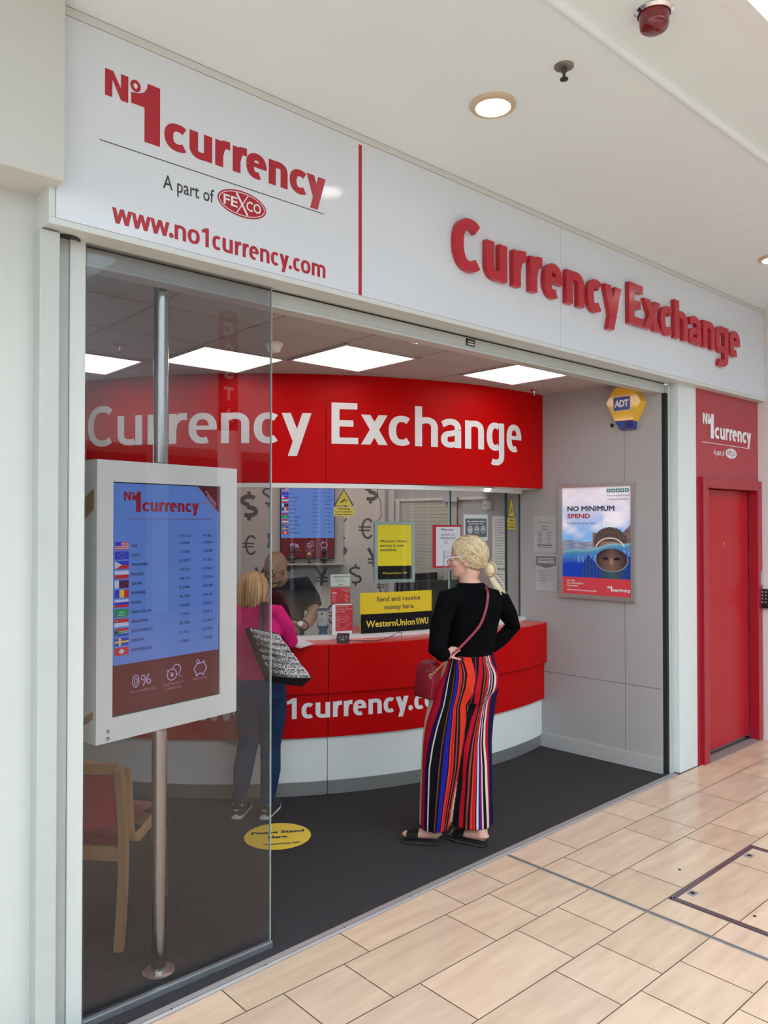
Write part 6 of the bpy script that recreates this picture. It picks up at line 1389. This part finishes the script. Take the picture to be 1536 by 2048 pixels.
# silver sequin tote
t2 = thing('tote_bag', 'silver sequin tote bag with black base on the shoulder of the woman in pink', 'tote bag', tuple(pt(560, 1380, 4.46)))
q00, q10, q11, q01 = pt(541, 1352, 4.44), pt(624, 1356, 4.44), pt(557, 1268, 4.50), pt(499, 1254, 4.48)
def quad(x, y, q=0.):
    p = (q00 * (1 - x) + q10 * x) * (1 - y) + (q01 * (1 - x) + q11 * x) * y; return p - F0 * (q + .022 * math.sin(PI * x) * (1 - y * .6) + .004 * math.sin(9 * y + 4 * x)) 
BKF = mat('black bag fabric', (.012, .012, .013), .7)
bm = BM(); g0, g1, g2, g3 = pt(574, 1383, 4.60), pt(612, 1366, 4.60), pt(548, 1264, 4.58), pt(489, 1258, 4.56)
A = [[bm.verts.new(quad(i / 10, j / 8)) for i in range(11)] for j in range(9)]
for j in range(8):
    for i in range(10): bm.faces.new((A[j][i], A[j][i + 1], A[j + 1][i + 1], A[j + 1][i])).smooth = True
bk0, bk1 = bm.verts.new(pt(530, 1362, 4.56)), bm.verts.new(pt(604, 1374, 4.56)); bk2, bk3 = bm.verts.new(g2), bm.verts.new(g3)
bm.faces.new([A[0][i] for i in range(10, -1, -1)] + [bk0, bk1]); bm.faces.new([A[8][i] for i in range(11)] + [bk2, bk3]); bm.faces.new([A[j][0] for j in range(9)] + [bk3, bk0]); bm.faces.new([A[j][10] for j in range(8, -1, -1)] + [bk1, bk2]); bm.faces.new((bk0, bk3, bk2, bk1))
bmesh.ops.recalc_face_normals(bm, faces=bm.faces[:]); obj('bag_body', bm, BKF, t2)
SQ = mat('silver sequins', (.62, .56, .56), .22, metal=.9, noise=.35, scale=120, bump=.9, detail=1.); pr = Print(quad, .0012)
for r_ in range(7):
    y1 = .985 - r_ * .14
    k_ = pr.mi(SQ)
    for c in range(14):
        f = pr.bm.faces.new([pr.bm.verts.new(quad(x, y, .0016)) for x, y in ((c / 14, y1 - .068), ((c + 1) / 14, y1 - .068), ((c + 1) / 14, y1), (c / 14, y1))]); f.material_index = k_
    x = .0 + .03 * (r_ % 2)
    for w_i in range(4):
        x0_, x1_ = x + .245 * w_i + .012, x + .245 * (w_i + 1) - .012
        if x1_ > 1.0: x1_ = .995
        pr.rect(x0_, y1 - .134, x1_, y1 - .074, mat('sequin print base', (.45, .43, .43), .35, metal=.6), 1, 3); pr.text("VICTORIA'S" if (w_i + r_) % 2 else 'SECRET', x0_ + .012, x1_ - .012, y1 - .126, .044, BKF, 3, .05)
pr.done('sequin_panel', t2)
for du in (0, 5.5):
    bm = BM(); sp = smoothp([pt(522 + du, 1262, 4.515), pt(524 + du, 1240, 4.60), pt(524 + du, 1215, 4.74), pt(525 + du, 1204, 4.86), pt(526 + du, 1207, 4.95)], 5); R_ = []
    for i, p in enumerate(sp): R_.append([bm.verts.new(p + RT * a - F0 * b) for a, b in ((-.013, 0), (.013, 0), (.013, .004), (-.013, .004))])
    loft(bm, R_); obj('handle', bm, mat('dark brown handle', (.03, .024, .025), .5), t2)

# ---------------------------------------------------------------- man behind the counter
D2 = 5.54
t = thing('person', 'bald man with glasses and dark shirt behind the counter glass', 'person', tuple(Vector((pt(560, 1200, D2 + .2).x, pt(560, 1200, D2 + .2).y, 0.))))
fx3 = (-F0 * .88 - RT * .40 - ZZ * .20).normalized(); up3 = (ZZ * .96 - F0 * .18 - RT * .10).normalized(); Hc3 = pt(551, 1140, D2 + .03); bm = BM(); L3, R3 = headmesh(bm, Hc3, fx3, up3, .99, True)
tube(bm, [L3(-.04, 0, -.05), pt(556, 1166, D2 + .13), pt(560, 1185, D2 + .18)], [.062, .068, .10], 18)
etube(bm, [(pt(560, 1182, D2 + .18), .17, .09), (pt(558, 1230, D2 + .20), .16, .11), (pt(556, 1300, D2 + .24), .15, .11), (pt(554, 1400, D2 + .25), .14, .10)], 24)
cR_ = [pt(606, 1172, D2 + .17), pt(621, 1198, D2 + .13), pt(628, 1224, D2 + .08), pt(616, 1244, D2 - .02), pt(605, 1252, D2 - .09)]
cL_ = [pt(508, 1174, D2 + .17), pt(500, 1205, D2 + .13), pt(500, 1232, D2 + .08), pt(530, 1248, D2 - .02), pt(560, 1254, D2 - .08)]
tube(bm, [pt(580, 1180, D2 + .18)] + cR_, [.07, .056, .053, .048, .042, .030], 16); tube(bm, [pt(540, 1180, D2 + .18)] + cL_, [.07, .056, .053, .048, .042, .030], 16)
hand(bm, cR_[-1], (pt(580, 1244, D2 - .10) - cR_[-1]), -ZZ - F0 * .3, -1, 1., .55, .5); hand(bm, cL_[-1], (pt(590, 1252, D2 - .10) - cL_[-1]), -ZZ - F0 * .2, 1, 1., .5, .5)
for sg in (-1, 1):
    fh = pt(556, 1200, D2 + .22) + RT * .11 * sg; fh.z = .035; ft = fh - F0 * .26; foot(bm, fh, ft, .048)
    tube(bm, [Vector((fh.x, fh.y, .05)) - F0 * .03, Vector((fh.x, fh.y, .5)) - F0 * .02, Vector((fh.x, fh.y, .95)) - RT * .02 * sg], [.04, .06, .09], 14)
obj('body', organic(bm, .0048, 4), SKINM, t); eyes(t, L3, .99, mat('brown iris', (.05, .025, .01), .2))
bm = BM(); NAVY = mat('dark navy polo', (.008, .012, .022), .8, noise=.1, scale=180, bump=.1, spec=.15)
etube(bm, [(pt(556, 1310, D2 + .24), .20, .135), (pt(556, 1270, D2 + .23), .195, .14), (pt(557, 1230, D2 + .20), .19, .135), (pt(559, 1200, D2 + .18), .19, .125), (pt(560, 1180, D2 + .17), .165, .105), (pt(559, 1166, D2 + .15), .10, .085), (pt(556, 1160, D2 + .13), .075, .075)], 36)
tube(bm, [pt(582, 1178, D2 + .17), cR_[0], cR_[1], pt(625, 1214, D2 + .105)], [.08, .078, .073, .070], 22); tube(bm, [pt(540, 1178, D2 + .17), cL_[0], cL_[1], pt(500, 1216, D2 + .11)], [.08, .078, .073, .070], 22)
obj('dark_shirt', organic(bm, .0075, 6), NAVY, t)
bm = BM(); etube(bm, [(Vector((pt(556, 1200, D2 + .24).x, pt(556, 1200, D2 + .24).y, z_)) + RT * dx, w_, .115) for z_, w_, dx in ((1.0, .17, 0), (.9, .175, 0), (.78, .17, 0))], 28)
for sg in (-1, 1): tube(bm, [Vector((pt(556, 1200, D2 + .22).x, pt(556, 1200, D2 + .22).y, z_)) + RT * dx * sg for z_, dx in ((.85, .08), (.5, .10), (.10, .11))], [.095, .078, .06], 18)
obj('trousers', organic(bm, .01, 4), mat('charcoal trousers', (.02, .02, .025), .8), t)
bm = BM(); MAR = mat('maroon scarf', (.045, .003, .012), .85, noise=.1, scale=120, bump=.1)
sp = smoothp([pt(534, 1176, D2 + .03), pt(546, 1182, D2 + .0), pt(560, 1200, D2 + .01), pt(574, 1222, D2 + .02), pt(584, 1240, D2 + .03)], 4); R_ = []
for i, p in enumerate(sp): w_ = .050 + .050 * i / len(sp); R_.append([bm.verts.new(p + RT * a * w_ + F0 * b) for a, b in ((-1, .035), (-.6, .0), (0, -.012), (.6, .0), (1, .035), (0, .05))])
loft(bm, R_); obj('maroon_sash', bm, MAR, t, 60)
bm = BM(); GL_ = mat('black glasses frame', (.02, .015, .015), .3)
for y in (-1, 1):
    tube(bm, [L3(.106, .034 * y + .025 * math.cos(a), .0 + .018 * math.sin(a)) for a in [2 * PI * k / 20 for k in range(21)]], .0022, 6, cap=False); tube(bm, [L3(.104, .059 * y, .004), L3(.06, .082 * y, .006), L3(-.01, .084 * y, .006)], .002, 6)
tube(bm, [L3(.107, -.010, .003), L3(.112, 0, .006), L3(.107, .010, .003)], .0022, 6); obj('glasses', bm, GL_, t)
def keepb(c): return c.z < -.066 - .0 * c.x and c.x > .0 and not (c.z > -.078 and abs(c.y) < .022)
bm = BM(); cap_shell(bm, L3, (.034, 0, -.044), (.0600, .0580, .0700), keepb, 36, 26); obj('short_beard', bm, mat('short brown stubble', (.26, .14, .09), .8, noise=.3, scale=300), t)
wt = pt(601, 1247.5, D2 - .135); wn2 = (-F0 * .85 + ZZ * .5).normalized()
bm = BM(); lathe(bm, wt, [(.019, 0), (.019, .006), (.017, .008), (.001, .0082)], 24, axis=wn2); wa = obj('wristwatch', bm, mat('white watch face', (.85, .85, .85), .25), t)
bm = BM(); xx, yy, zz_ = basis((cR_[3] - cR_[4])); c_ = cR_[4] * .8 + cR_[3] * .2
tube(bm, [c_ + (xx * math.cos(a) + yy * math.sin(a)) * .036 for a in [2 * PI * k / 20 for k in range(21)]], .006, 6, cap=False); obj('watch_band', bm, BLACK, wa)
